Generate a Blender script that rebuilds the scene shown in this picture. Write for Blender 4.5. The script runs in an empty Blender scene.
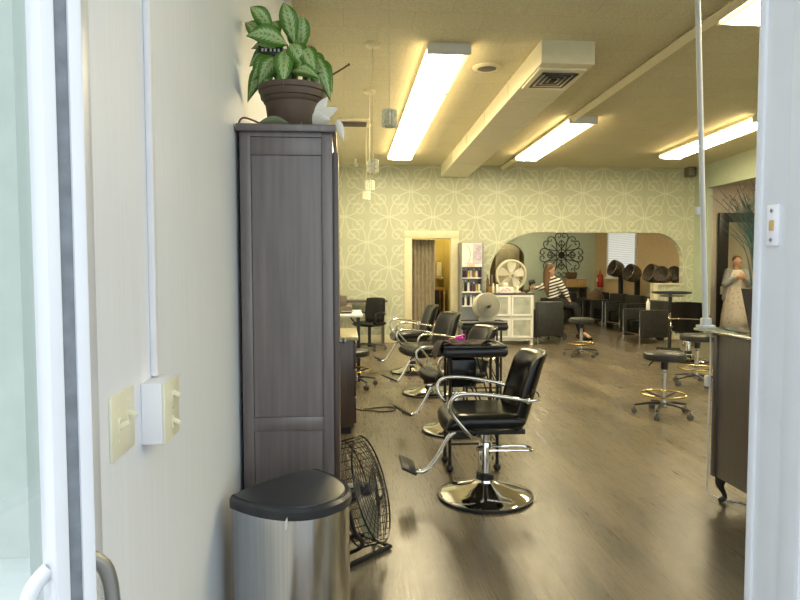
import bpy, bmesh, math, random
from mathutils import Vector, Matrix, Euler
random.seed(7)
PI = math.pi
S = bpy.context.scene
C = S.collection

# ------------------------------------------------------------------ camera
cam_d = bpy.data.cameras.new('camera')
cam_d.sensor_width = 36.0
cam_d.lens = 630 / 800 * 36.0
cam_d.clip_start = 0.02
cam = bpy.data.objects.new('camera', cam_d)
C.objects.link(cam)
R_ = Matrix(((0.99622, 0.005977, -0.086659), (-0.086853, 0.052112, -0.994857), (-0.001431, 0.998623, 0.052434)))
cam.matrix_world = Matrix.Translation((0, 0, 1.45)) @ R_.to_4x4()
S.camera = cam

# ------------------------------------------------------------------ world, sun, exposure
w = bpy.data.worlds.new('sky')
S.world = w
w.use_nodes = True
bg = w.node_tree.nodes['Background']
bg.inputs[0].default_value = (0.86, 0.93, 1.0, 1)
bg.inputs[1].default_value = 1.25
LAMP = 17.0
LAMP_COL = (1.0, 0.92, 0.64)
S.view_settings.view_transform = 'Standard'
S.view_settings.look = 'None'
S.view_settings.gamma = 1.0
S.view_settings.use_curve_mapping = False
S.view_settings.exposure = 0.88
S.cycles.use_denoising = True
S.cycles.max_bounces = 10
S.cycles.diffuse_bounces = 6
S.cycles.caustics_reflective = False
S.cycles.caustics_refractive = False
S.cycles.sample_clamp_indirect = 6


# ------------------------------------------------------------------ materials
class NT:
    """tiny node helper"""
    def __init__(s, name):
        s.m = bpy.data.materials.new(name)
        s.m.use_nodes = True
        s.t = s.m.node_tree
        s.b = s.t.nodes['Principled BSDF']
    def node(s, kind, **k):
        n = s.t.nodes.new(kind)
        for a, v in k.items():
            setattr(n, a, v)
        return n
    def put(s, sock, v):
        if isinstance(v, (int, float)):
            sock.default_value = v
        elif isinstance(v, tuple):
            sock.default_value = v if len(v) == len(sock.default_value) else (*v, 1)
        else:
            s.t.links.new(v, sock)
    def math(s, op, a, b=0.0, c=0.0):
        n = s.node('ShaderNodeMath', operation=op)
        for i, v in enumerate((a, b, c)):
            s.put(n.inputs[i], v)
        return n.outputs[0]
    def mix(s, f, a, b, mode='MIX'):
        n = s.node('ShaderNodeMix', data_type='RGBA', blend_type=mode)
        s.put(n.inputs[0], f); s.put(n.inputs[6], a); s.put(n.inputs[7], b)
        return n.outputs[2]
    def coord(s, which='Object', scale=(1, 1, 1), rot=(0, 0, 0)):
        c = s.node('ShaderNodeTexCoord')
        mp = s.node('ShaderNodeMapping')
        mp.inputs['Scale'].default_value = scale
        mp.inputs['Rotation'].default_value = rot
        s.t.links.new(c.outputs[which], mp.inputs[0])
        return mp.outputs[0]
    def noise(s, vec, scale=5, detail=3, rough=.5):
        n = s.node('ShaderNodeTexNoise')
        s.put(n.inputs['Vector'], vec)
        n.inputs['Scale'].default_value = scale
        n.inputs['Detail'].default_value = detail
        n.inputs['Roughness'].default_value = rough
        return n.outputs[0]
    def ramp(s, f, stops):
        n = s.node('ShaderNodeValToRGB')
        s.put(n.inputs[0], f)
        e = n.color_ramp.elements
        while len(e) < len(stops):
            e.new(.5)
        for i, (p, c) in enumerate(stops):
            e[i].position = p
            e[i].color = (*c, 1) if isinstance(c, tuple) else (c, c, c, 1)
        return n.outputs[0]
    def bump(s, h, strength=.2, dist=.01):
        n = s.node('ShaderNodeBump')
        n.inputs['Strength'].default_value = strength
        n.inputs['Distance'].default_value = dist
        s.put(n.inputs['Height'], h)
        s.t.links.new(n.outputs[0], s.b.inputs['Normal'])
    def base(s, col, rough=.5, metal=0.0):
        s.put(s.b.inputs['Base Color'], col)
        s.put(s.b.inputs['Roughness'], rough)
        s.put(s.b.inputs['Metallic'], metal)
        return s.m


def simple(name, col, rough=.5, metal=0.0, var=.12, scale=14, stretch=(1, 1, 1), bump=0):
    n = NT(name)
    v = n.coord(scale=stretch)
    f = n.noise(v, scale, 4)
    dark = tuple(c * (1 - var) for c in col)
    lite = tuple(min(1, c * (1 + var)) for c in col)
    n.base(n.ramp(f, [(.3, dark), (.7, lite)]), rough, metal)
    if bump:
        n.bump(f, bump, .004)
    return n.m


def glass_mat(name, tint, clear=.85, rough=.02):
    n = NT(name)
    n.base(tint, rough)
    tr = n.node('ShaderNodeBsdfTransparent')
    tr.inputs[0].default_value = (*tint, 1)
    mx = n.node('ShaderNodeMixShader')
    mx.inputs[0].default_value = clear
    out = n.t.nodes['Material Output']
    gl = n.node('ShaderNodeBsdfGlossy')
    gl.inputs['Roughness'].default_value = rough
    f = n.noise(n.coord(), 2)
    n.put(gl.inputs['Color'], n.ramp(f, [(0, .9), (1, 1.0)]))
    n.t.links.new(gl.outputs[0], mx.inputs[1])
    n.t.links.new(tr.outputs[0], mx.inputs[2])
    n.t.links.new(mx.outputs[0], out.inputs[0])
    return n.m


def emis(name, col, strength):
    n = NT(name)
    n.base(tuple(min(1, c) for c in col), .5)
    sp = n.node('ShaderNodeSeparateXYZ')
    n.t.links.new(n.coord(), sp.inputs[0])
    # two tubes glow through the prismatic panel
    d = n.math('ABSOLUTE', n.math('SUBTRACT', n.math('ABSOLUTE', sp.outputs[0]), .085))
    f = n.math('POWER', n.math('MAXIMUM', n.math('SUBTRACT', 1.0, n.math('MULTIPLY', d, 9.0)), 0.0), 1.6)
    n.put(n.b.inputs['Emission Color'], n.mix(f, (1.0, .74, .36), col))
    g = n.node('ShaderNodeNewGeometry'); sn = n.node('ShaderNodeSeparateXYZ'); n.t.links.new(g.outputs['Normal'], sn.inputs[0])
    sd_ = n.math('MULTIPLY', n.math('GREATER_THAN', n.math('ABSOLUTE', sn.outputs[0]), .6), strength * .6)
    n.put(n.b.inputs['Emission Strength'], n.math('ADD', n.math('ADD', n.math('MULTIPLY', f, strength * 2.0), .8), sd_))
    return n.m


def floor_mat():
    n = NT('laminate planks')
    v = n.coord(rot=(0, 0, PI / 2))
    br = n.node('ShaderNodeTexBrick', offset=.37, offset_frequency=2)
    n.put(br.inputs['Vector'], v)
    br.inputs['Scale'].default_value = 1
    br.inputs['Brick Width'].default_value = 1.25
    br.inputs['Row Height'].default_value = .165
    br.inputs['Mortar Size'].default_value = .0028
    br.inputs['Mortar Smooth'].default_value = .3
    br.inputs['Bias'].default_value = 0
    br.inputs['Color1'].default_value = (.118, .096, .066, 1)
    br.inputs['Color2'].default_value = (.188, .152, .102, 1)
    br.inputs['Mortar'].default_value = (.10, .08, .05, 1)
    g = n.noise(n.coord(scale=(60, 2.2, 1)), 1.6, 8, .72)
    g2 = n.noise(n.coord(scale=(5, .8, 1)), 1.1, 4, .6)
    c = n.mix(.85, br.outputs[0], n.ramp(g, [(.32, .40), (.68, 1.40)]), 'MULTIPLY')
    c = n.mix(.8, c, n.ramp(g2, [(.35, .6), (.65, 1.25)]), 'MULTIPLY')
    r = n.ramp(g, [(.3, .38), (.75, .20)])
    n.base(c, r)
    n.bump(g, .12, .003)
    return n.m


def wallpaper_mat():
    n = NT('scroll wallpaper')
    tc = n.node('ShaderNodeTexCoord')
    sp = n.node('ShaderNodeSeparateXYZ')
    n.t.links.new(tc.outputs['Object'], sp.inputs[0])
    W, H = .84, .96
    lines = None
    def mx(a, b):
        return b if a is None else n.math('MAXIMUM', a, b)
    def stroke(d, wd):       # 1 on the line, 0 off it
        return n.math('SUBTRACT', 1.0, n.math('MULTIPLY', n.math('ABSOLUTE', d), 1.0 / wd))
    for ox, oz in ((0, 0), (.5, .5)):
        u = n.math('MULTIPLY', n.math('SUBTRACT', n.math('FRACT', n.math('ADD', n.math('DIVIDE', sp.outputs[0], W), ox + 40)), .5), W)
        v = n.math('MULTIPLY', n.math('SUBTRACT', n.math('FRACT', n.math('ADD', n.math('DIVIDE', sp.outputs[2], H), oz + 40)), .5), H)
        r = n.math('SQRT', n.math('ADD', n.math('MULTIPLY', u, u), n.math('MULTIPLY', n.math('MULTIPLY', v, v), .72)))
        lines = mx(lines, stroke(n.math('SUBTRACT', r, .40), .013))
        au = n.math('SUBTRACT', n.math('ABSOLUTE', u), .15)
        for cz, sg in ((.13, 1), (-.13, -1)):
            q = n.math('SUBTRACT', v, cz)
            rq = n.math('SQRT', n.math('ADD', n.math('MULTIPLY', au, au), n.math('MULTIPLY', q, q)))
            th = n.math('MULTIPLY', n.math('ARCTAN2', q, au), sg / (2 * PI))
            t = n.math('SUBTRACT', n.math('FRACT', n.math('ADD', n.math('DIVIDE', rq, .088), th)), .5)
            sp_l = stroke(t, .15)
            inside = n.math('LESS_THAN', rq, .13)
            lines = mx(lines, n.math('MULTIPLY', sp_l, inside))
    f = n.math('MINIMUM', n.math('MAXIMUM', n.math('MULTIPLY', lines, 2.2), 0), 1)
    mott = n.noise(n.coord(), 3, 4)
    bgc = n.ramp(mott, [(.3, (.48, .505, .37)), (.7, (.53, .555, .41))])
    n.base(n.mix(n.math('MULTIPLY', f, .8), bgc, (.68, .70, .54)), .42)
    return n.m


def ceiling_mat():
    n = NT('ceiling tiles')
    br = n.node('ShaderNodeTexBrick', offset=.5, offset_frequency=2)
    n.put(br.inputs['Vector'], n.coord())
    br.inputs['Scale'].default_value = 1
    br.inputs['Brick Width'].default_value = .61
    br.inputs['Row Height'].default_value = .36
    br.inputs['Mortar Size'].default_value = .005
    br.inputs['Mortar Smooth'].default_value = .4
    br.inputs['Color1'].default_value = (.66, .62, .44, 1)
    br.inputs['Color2'].default_value = (.69, .65, .465, 1)
    br.inputs['Mortar'].default_value = (.60, .55, .38, 1)
    f = n.noise(n.coord(), 60, 3)
    n.base(n.mix(.5, br.outputs[0], n.ramp(f, [(.35, .75), (.65, 1.15)]), 'MULTIPLY'), .85)
    n.bump(f, .25, .006)
    return n.m


def leftwall_mat():
    n = NT('painted board wall')
    g = n.noise(n.coord(scale=(40, 40, 1.2)), 2.2, 4)
    g2 = n.noise(n.coord(), 3, 4)
    n.base(n.mix(.3, (.77, .80, .85), n.ramp(g, [(.3, (.71, .74, .79)), (.7, (.83, .86, .90))])), .5)
    n.bump(g, .25, .003)
    return n.m


def darkwood_mat(name, a, b, rough, axis=(22, 22, 1.2)):
    n = NT(name)
    g = n.noise(n.coord(scale=axis), 1.8, 5)
    n.base(n.ramp(g, [(.3, a), (.7, b)]), rough)
    n.b.inputs['Coat Weight'].default_value = .5
    n.b.inputs['Coat Roughness'].default_value = .3
    return n.m


def leaf_mat():
    n = NT('variegated leaf')
    uv = n.node('ShaderNodeUVMap')
    sp = n.node('ShaderNodeSeparateXYZ')
    n.t.links.new(uv.outputs[0], sp.inputs[0])
    d = n.math('ABSOLUTE', n.math('SUBTRACT', sp.outputs[0], .5))
    nz = n.noise(n.coord(), 70, 3)
    rib = n.math('MULTIPLY', n.math('SINE', n.math('ADD', n.math('MULTIPLY', sp.outputs[1], 60), n.math('MULTIPLY', d, -40))), .05)
    f = n.math('ADD', n.math('ADD', d, rib), n.math('MULTIPLY', n.math('SUBTRACT', nz, .5), .22))
    c = n.ramp(f, [(0, (.16, .30, .05)), (.05, (.40, .53, .22)), (.20, (.42, .56, .26)), (.29, (.11, .25, .03)), (.5, (.07, .18, .02))])
    n.base(c, .35)
    return n.m


def stripes_mat():
    n = NT('black and white stripes')
    wv = n.node('ShaderNodeTexWave', wave_type='BANDS', bands_direction='Z')
    n.put(wv.inputs['Vector'], n.coord(rot=(0, .35, 0)))
    wv.inputs['Scale'].default_value = 5.2
    n.base(n.ramp(wv.outputs[0], [(.42, (.02, .02, .025)), (.5, (.82, .80, .74))]), .8)
    return n.m


def dress_mat():
    n = NT('printed dress')
    vo = n.node('ShaderNodeTexVoronoi')
    n.put(vo.inputs['Vector'], n.coord())
    vo.inputs['Scale'].default_value = 16
    n.base(n.ramp(vo.outputs[0], [(.1, (.62, .40, .30)), (.3, (.84, .74, .62)), (.6, (.86, .80, .70))]), .8)
    return n.m


M = dict(
    floor=floor_mat(), paper=wallpaper_mat(), ceil=ceiling_mat(), leftwall=leftwall_mat(),
    sage=simple('sage paint', (.46, .53, .41), .6, var=.04), tan=simple('tan paint', (.56, .42, .24), .6, var=.05),
    pinkwall=simple('pale beige paint', (.66, .60, .52), .6, var=.04), yellow=simple('ochre paint', (.50, .40, .10), .6, var=.05),
    white=simple('white paint', (.74, .75, .76), .4, var=.03), cream=simple('cream trim', (.74, .69, .48), .45, var=.04),
    duct=simple('beige sheet metal', (.84, .80, .62), .5, var=.03), alu=simple('white aluminium', (.64, .66, .68), .3, var=.02),
    gasket=simple('grey weatherstrip', (.16, .18, .20), .6, var=.2, scale=40), ivory=simple('ivory plastic', (.76, .74, .56), .35, var=.03),
    box=simple('painted steel box', (.78, .78, .80), .45, var=.03),
    cab=darkwood_mat('espresso wood', (.115, .096, .092), (.175, .148, .138), .30),
    cabdark=darkwood_mat('dark brown wood', (.045, .026, .020), (.075, .045, .035), .4),
    desk=darkwood_mat('walnut brown wood', (.068, .054, .050), (.095, .075, .070), .45),
    olive=simple('olive laminate top', (.40, .35, .19), .3), oak=darkwood_mat('oak wood', (.42, .26, .08), (.52, .34, .12), .5),
    black=simple('black vinyl', (.006, .006, .006), .24, var=.2, bump=.05), blackp=simple('black plastic', (.016, .016, .018), .35, var=.2),
    lid=simple('black lid plastic', (.03, .032, .036), .3, var=.25, scale=9), charcoal=simple('charcoal leatherette', (.030, .030, .028), .4, var=.2),
    chrome=simple('chrome', (.80, .79, .76), .09, 1.0, var=.03), steel=simple('brushed steel', (.70, .69, .67), .17, 1.0, var=.10, scale=6, stretch=(25, 25, .3)),
    brass=simple('brass ring', (.60, .47, .20), .25, 1.0, var=.05), wire=simple('dark wire', (.03, .03, .03), .3, .6, var=.2),
    blade=simple('grey metal blade', (.35, .35, .34), .3, .9, var=.1), pot=simple('brown clay plastic', (.125, .085, .058), .5, var=.1),
    soil=simple('potting soil', (.03, .02, .012), .9, var=.4, scale=80), leaf=leaf_mat(), stem=simple('green stem', (.14, .22, .05), .5),
    dry=simple('dry brown leaf', (.16, .09, .035), .7), petal=simple('white petal', (.86, .83, .74), .55, var=.04),
    dull=simple('grey green leaf', (.17, .20, .10), .55, var=.25),
    fanw=simple('cream white plastic', (.74, .70, .54), .4, var=.04), frost=simple('frosted glass', (.42, .44, .38), .18, var=.25, scale=5),
    unit=simple('white lacquer', (.82, .82, .78), .35, var=.03), greym=simple('grey metal', (.30, .30, .28), .35, .7, var=.06),
    skin=simple('skin', (.60, .36, .24), .5, var=.06), hair=simple('brown hair', (.15, .085, .035), .45, var=.3, scale=30, stretch=(8, 8, .6)),
    dark_cloth=simple('black trousers', (.014, .014, .015), .8, var=.2), stripes=stripes_mat(), dress=dress_mat(),
    cardigan=simple('grey cardigan', (.36, .38, .38), .9, var=.1), curtain=simple('taupe curtain cloth', (.34, .30, .22), .85, var=.12),
    iron=simple('wrought iron', (.035, .028, .02), .5, .5, var=.2), red=simple('red enamel', (.42, .03, .02), .3),
    blind=simple('white blind slat', (.86, .86, .84), .5, var=.02), hood=simple('smoked plastic hood', (.12, .10, .08), .22, var=.25),
    wicker=simple('brown wicker', (.13, .085, .045), .8, var=.4, scale=60), pink=simple('magenta plastic', (.75, .02, .42), .4),
    cloth=simple('maroon black cloth', (.035, .020, .020), .8, var=.4), magenta=simple('pink print', (.74, .34, .48), .6, var=.3, scale=50),
    lilac=simple('lilac print', (.62, .55, .66), .5, var=.15), paperw=simple('white paper', (.84, .82, .80), .6, var=.04),
    greyp=simple('grey print', (.22, .22, .25), .6), blush=simple('blush print', (.80, .58, .52), .6, var=.1),
    teal=simple('teal plastic', (.03, .30, .26), .35), purple=simple('plum plastic', (.10, .035, .09), .35), amber=simple('amber plastic', (.30, .17, .03), .3),
    gold=simple('yellow plastic', (.60, .50, .12), .35), printer=simple('taupe plastic', (.17, .14, .11), .45), grass=simple('teal grass blade', (.10, .24, .19), .6, var=.35, scale=6),
    twig=simple('dark twig', (.12, .12, .08), .8, var=.3), planter=simple('charcoal planter', (.055, .045, .045), .5, var=.15),
    deskglass=glass_mat('green glass top', (.62, .78, .68), .25, .05), pane=glass_mat('window glass', (.93, .97, .95), .93), doorglass=glass_mat('door glass', (.88, .92, .88), .86),
    crystal=simple('pressed glass', (.84, .80, .64), .12, var=.25, scale=40), diff=emis('lamp diffuser', LAMP_COL, LAMP), fill_diff=emis('added fill panel diffuser', LAMP_COL, LAMP * 1.7),
    louver=simple('dark louvre', (.05, .05, .075), .5, var=.2), mirror=simple('mirror glass', (.62, .64, .56), .06, 1.0, var=.02),
    concrete=simple('pavement', (.27, .27, .27), .9, var=.12, scale=6), stucco=simple('pale stucco', (.58, .61, .58), .8, var=.06),
    cordm=simple('black cable', (.02, .02, .02), .5), rubber=simple('grey rubber', (.10, .10, .10), .6), passage_brown=simple('dark brown passage paint', (.17, .125, .055), .7, var=.1),
    cream_door=simple('cream door paint', (.58, .52, .34), .5, var=.04),
)


for k in ('black', 'charcoal'):
    M[k].node_tree.nodes['Principled BSDF'].inputs['Specular IOR Level'].default_value = .36


# ------------------------------------------------------------------ mesh helpers
class MB:
    def __init__(s):
        s.bm = bmesh.new()
    def _tf(s, vs, rot, loc):
        m = Matrix.Translation(loc) @ Euler(rot).to_matrix().to_4x4()
        for v in vs:
            v.co = m @ v.co
    def box(s, size, loc, bevel=0, rot=(0, 0, 0), seg=2):
        r = bmesh.ops.create_cube(s.bm, size=1)
        vs = r['verts']
        for v in vs:
            v.co = Vector((v.co.x * size[0], v.co.y * size[1], v.co.z * size[2]))
        if bevel:
            es = list({e for v in vs for e in v.link_edges})
            q = bmesh.ops.bevel(s.bm, geom=es, offset=min(bevel, min(size) * .49), segments=seg, affect='EDGES', profile=.5, clamp_overlap=True)
            vs = list({v for f in q['faces'] for v in f.verts} | {v for v in vs if v.is_valid})
        s._tf(vs, rot, loc)
        return s
    def b2(s, x0, x1, y0, y1, z0, z1, bevel=0):
        return s.box((x1 - x0, y1 - y0, z1 - z0), ((x0 + x1) / 2, (y0 + y1) / 2, (z0 + z1) / 2), bevel)
    def rings(s, rings, close=True, caps=True):
        vr = [[s.bm.verts.new(p) for p in r] for r in rings]
        k = len(vr[0])
        for a, b in zip(vr, vr[1:]):
            for i in range(k if close else k - 1):
                j = (i + 1) % k
                s.bm.faces.new((a[i], a[j], b[j], b[i]))
        if caps and close:
            s.bm.faces.new(list(reversed(vr[0])))
            s.bm.faces.new(vr[-1])
        return s
    def tube(s, pts, r, seg=8, closed=False, scale_y=1.0):
        pts = [Vector(p) for p in pts]
        n = len(pts)
        rr = r if isinstance(r, (list, tuple)) else [r] * n
        tg = []
        for i in range(n):
            a = pts[i - 1] if (i > 0 or closed) else pts[i]
            b = pts[(i + 1) % n] if (i < n - 1 or closed) else pts[i]
            tg.append((b - a).normalized())
        up = Vector((0, 0, 1)) if abs(tg[0].z) < .9 else Vector((1, 0, 0))
        nx = tg[0].cross(up).normalized()
        rings = []
        for i in range(n):
            nx = (nx - nx.dot(tg[i]) * tg[i]).normalized()
            ny = tg[i].cross(nx)
            rings.append([pts[i] + rr[i] * (math.cos(2 * PI * k / seg) * nx + scale_y * math.sin(2 * PI * k / seg) * ny) for k in range(seg)])
        if closed:
            vr = [[s.bm.verts.new(p) for p in q] for q in rings]
            # align last ring to first
            best = min(range(seg), key=lambda o: (vr[-1][o].co - vr[0][0].co).length)
            for i in range(n):
                a, b = vr[i], vr[(i + 1) % n]
                o = best if i == n - 1 else 0
                for k in range(seg):
                    if i == n - 1:
                        s.bm.faces.new((a[(k + o) % seg], a[(k + 1 + o) % seg], b[(k + 1) % seg], b[k]))
                    else:
                        s.bm.faces.new((a[k], a[(k + 1) % seg], b[(k + 1) % seg], b[k]))
        else:
            s.rings(rings)
        return s
    def cyl(s, a, b, r0, r1=None, seg=20):
        r1 = r0 if r1 is None else r1
        return s.tube([a, b], [r0, r1], seg)
    def lathe(s, prof, seg=32, loc=(0, 0, 0), rot=(0, 0, 0), caps=True):
        rings = [[Vector((r * math.cos(2 * PI * k / seg), r * math.sin(2 * PI * k / seg), z)) for k in range(seg)] for r, z in prof]
        m = Matrix.Translation(loc) @ Euler(rot).to_matrix().to_4x4()
        return s.rings([[m @ p for p in q] for q in rings], caps=caps)
    def ball(s, c, r, seg=12, sc=(1, 1, 1)):
        q = bmesh.ops.create_uvsphere(s.bm, u_segments=seg, v_segments=max(6, seg // 2 + 2), radius=r)
        for v in q['verts']:
            v.co = Vector((v.co.x * sc[0], v.co.y * sc[1], v.co.z * sc[2])) + Vector(c)
        return s
    def ring(s, c, R, r, axis='Z', seg=32, tseg=6, rot=None):
        pts = []
        for k in range(seg):
            a = 2 * PI * k / seg
            p = Vector((R * math.cos(a), R * math.sin(a), 0))
            if axis == 'Y':
                p = Vector((p.x, 0, p.y))
            elif axis == 'X':
                p = Vector((0, p.x, p.y))
            if rot is not None:
                p = rot @ p
            pts.append(p + Vector(c))
        return s.tube(pts, r, tseg, closed=True)
    def prism(s, pts2, z0, z1, plane='XY'):
        def mk(p, h):
            return {'XY': (p[0], p[1], h), 'XZ': (p[0], h, p[1]), 'YZ': (h, p[0], p[1])}[plane]
        a = [s.bm.verts.new(mk(p, z0)) for p in pts2]
        b = [s.bm.verts.new(mk(p, z1)) for p in pts2]
        s.bm.faces.new(a); s.bm.faces.new(b)
        k = len(a)
        for i in range(k):
            j = (i + 1) % k
            s.bm.faces.new((a[i], b[i], b[j], a[j]))
        return s
    def pillow(s, w, h, t, place, curve=0, e=4, nu=14, nv=14):
        """closed pad: place(u, v, d) -> point; u, v in metres, d depth"""
        top, bot = [], []
        for j in range(nv + 1):
            for lst, sg in ((top, 1), (bot, -1)):
                row = []
                for i in range(nu + 1):
                    u = -math.cos(PI * i / nu); v = -math.cos(PI * j / nv)
                    # round the outline a little
                    uu = u * math.sqrt(max(0, 1 - .12 * v * v)); vv = v * math.sqrt(max(0, 1 - .12 * u * u))
                    th = t / 2 * (max(0, 1 - abs(u) ** e) ** .5) * (max(0, 1 - abs(v) ** e) ** .5)
                    row.append(place(uu * w / 2, vv * h / 2, sg * th))
                lst.append(row)
        for grid, flip in ((top, 0), (bot, 1)):
            vr = [[s.bm.verts.new(p) for p in r] for r in grid]
            for a, b in zip(vr, vr[1:]):
                for i in range(nu):
                    f = (a[i], a[i + 1], b[i + 1], b[i])
                    s.bm.faces.new(f if not flip else tuple(reversed(f)))
        bmesh.ops.remove_doubles(s.bm, verts=s.bm.verts, dist=1e-5)
        return s
    def build(s, name, mat, parent=None, sharp=.7, recalc=True):
        if recalc:
            bmesh.ops.recalc_face_normals(s.bm, faces=s.bm.faces)
        me = bpy.data.meshes.new(name)
        s.bm.to_mesh(me)
        s.bm.free()
        for p in me.polygons:
            p.use_smooth = True
        me.set_sharp_from_angle(angle=sharp)
        me.materials.append(M[mat] if isinstance(mat, str) else mat)
        o = bpy.data.objects.new(name, me)
        C.objects.link(o)
        if parent:
            o.parent = parent
        return o


def tag(o, label, cat, group=None, kind=None):
    o['label'] = label
    o['category'] = cat
    if group:
        o['group'] = group
    if kind:
        o['kind'] = kind
    return o


def thing(name, label, cat, loc=(0, 0, 0), rz=0, group=None, kind=None):
    o = bpy.data.objects.new(name, None)
    o.empty_display_size = .1
    C.objects.link(o)
    o.location = loc
    o.rotation_euler = (0, 0, rz)
    return tag(o, label, cat, group, kind)


def struct(mb, name, mat, label, cat):
    return tag(mb.build(name, mat), label, cat, kind='structure')


def copy_tree(src, label, loc, rz=0, parent=None, group=None):
    c = src.copy()
    C.objects.link(c)
    if parent is None:
        c.location = loc
        c.rotation_euler = (0, 0, rz)
        c['label'] = label
        if group:
            c['group'] = group
    else:
        c.parent = parent
    for ch in list(src.children):
        copy_tree(ch, None, None, 0, c)
    return c


def bez(pts, n=8):
    """smooth Catmull-Rom through pts"""
    P = [Vector(p) for p in pts]
    out = []
    for i in range(len(P) - 1):
        p0 = P[max(i - 1, 0)]; p1 = P[i]; p2 = P[i + 1]; p3 = P[min(i + 2, len(P) - 1)]
        for k in range(n):
            t = k / n
            out.append(.5 * ((2 * p1) + (p2 - p0) * t + (2 * p0 - 5 * p1 + 4 * p2 - p3) * t * t + (3 * p1 - p0 - 3 * p2 + p3) * t ** 3))
    out.append(P[-1])
    return out


# ------------------------------------------------------------------ THE SETTING
LX, RX, BY = -.42, 6.9, 12.0
def ceil_z(y):
    return 3.38 + .034 * (12 - y)

struct(MB().b2(LX - .1, 10.2, .95, 17.3, -.1, 0), 'floor', 'floor', 'glossy brown wood plank floor running through the salon', 'floor')
struct(MB().b2(-9, 12, -12, .95, -.14, -.01), 'floor_outside', 'concrete', 'grey pavement outside the entrance', 'pavement')
# sloping ceiling
cm = MB()
cm.rings([[(LX - .1, .8, ceil_z(.8)), (RX + .1, .8, ceil_z(.8)), (RX + .1, .8, ceil_z(.8) + .12), (LX - .1, .8, ceil_z(.8) + .12)],
          [(LX - .1, 12.0, ceil_z(12)), (RX + .1, 12.0, ceil_z(12)), (RX + .1, 12.0, ceil_z(12) + .12), (LX - .1, 12.0, ceil_z(12) + .12)]])
struct(cm, 'ceiling', 'ceil', 'beige tiled ceiling sloping gently down to the wallpapered wall', 'ceiling')
# side walls with sloping tops
struct(MB().prism([(1.07, 0), (12.12, 0), (12.12, 3.5), (1.07, 3.86)], LX - .1, LX, 'YZ'), 'wall_left', 'leftwall', 'pale grey painted board wall beside the entrance', 'wall')
rw = MB()
rw.prism([(.8, 0), (8.0, 0), (8.0, 2.95), (11.55, 2.95), (11.55, 0), (12.0, 0), (12.0, 3.5), (.8, 3.86)], RX, RX + .1, 'YZ')
struct(rw, 'wall_right', 'sage', 'sage green side wall with a wide opening under a deep header', 'wall')


def arc(cx, cz, r, a0, a1, n=10, sx=1):
    return [(cx + sx * r * math.cos(a0 + (a1 - a0) * i / n), cz + r * math.sin(a0 + (a1 - a0) * i / n)) for i in range(n + 1)]


bw = MB()
ox0, ox1, ozt = 2.79, 6.68, 2.115
prof = [(LX, 0), (1.27, 0), (1.27, 2.0), (2.03, 2.0), (2.03, 0), (ox0, 0), (ox0, 1.30)]
prof += [(ox0 + .95 - .95 * math.cos(t), 1.30 + .815 * math.sin(t)) for t in [PI / 2 * i / 12 for i in range(1, 13)]]
prof += [(ox1 - .58 + .58 * math.sin(t), 1.55 + .565 * math.cos(t)) for t in [PI / 2 * i / 12 for i in range(0, 13)]]
prof += [(ox1, 1.085), (6.12, 1.085), (6.12, 0), (RX, 0), (RX, 3.45), (LX, 3.45)]
bw.prism(prof, BY, BY + .12, 'XZ')
struct(bw, 'wall_back', 'paper', 'far wall in sage wallpaper with cream scrolls and a round-cornered opening', 'wall')
# trims
tr = MB()
tr.b2(1.125, 1.275, BY - .03, BY + .14, 0, 2.0, .008).b2(2.025, 2.18, BY - .03, BY + .14, 0, 2.0, .008).b2(1.125, 2.18, BY - .032, BY + .14, 1.995, 2.135, .008)
t1 = struct(tr, 'trim_1', 'cream', 'cream casing around the curtained doorway', 'door casing')
MB().box((.02, .02, .09), (1.28, BY - .035, 1.72), .004).box((.02, .02, .09), (1.28, BY - .035, .95), .004).build('hinge', 'greym', t1)
struct(MB().b2(LX, 1.125, BY - .02, BY, 0, .15, .005).b2(2.18, ox0, BY - .02, BY, 0, .15, .005), 'baseboard_back', 'cream', 'cream baseboard under the scroll wallpaper', 'baseboard')
struct(MB().b2(6.09, 6.17, BY - .02, BY + .14, 0, 1.085).b2(6.09, 6.70, BY - .03, BY + .14, 1.085, 1.12).b2(6.17, 6.32, BY - .02, BY, 0, .30).b2(6.17, 6.70, BY - .02, BY, .0, .06), 'trim_2', 'cream', 'cream corner trim capping the low papered wall', 'wall trim')
# entrance front: lintel, right jamb, shop windows (light comes in through them)
wf = MB()
wf.b2(LX - .1, RX + .1, .84, .98, 3.1, 3.86).b2(.72, RX + .1, .84, .98, 0, .45).b2(6.75, RX + .1, .84, .98, .45, 3.1)
struct(wf, 'wall_front', 'stucco', 'shop front wall above and beside the entrance', 'wall')
wn = thing('window_1', 'shop front window beside the entrance door', 'window', (0, 0, 0), kind='structure')
MB().b2(.74, .80, .86, .96, .45, 3.1).b2(2.7, 2.76, .86, .96, .45, 3.1).b2(4.7, 4.76, .86, .96, .45, 3.1).b2(6.69, 6.75, .86, .96, .45, 3.1).b2(.74, 6.75, .86, .96, .45, .51).b2(.74, 6.75, .86, .96, 3.04, 3.1).build('window_frame', 'alu', wn)
MB().b2(.78, 6.69, .905, .911, .51, 3.04).build('pane', 'pane', wn)
jb = MB()
jb.b2(.647, .76, .78, .946, 0, 3.1, .003).b2(.641, .70, .80, .868, 0, 3.1, .002).b2(.644, .66, .932, .948, 0, 3.1, .0015).b2(.636, .66, .818, .825, 0, 3.1)
j = struct(jb, 'trim_3', 'alu', 'white metal door jamb at the right edge of the view', 'door jamb')
sp = MB().box((.004, .024, .062), (.6455, .905, 1.512), .001).build('strike_plate', 'box', j)
MB().box((.003, .010, .016), (.643, .905, 1.512), .003).build('latch_hole', 'oak', sp)
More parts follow.
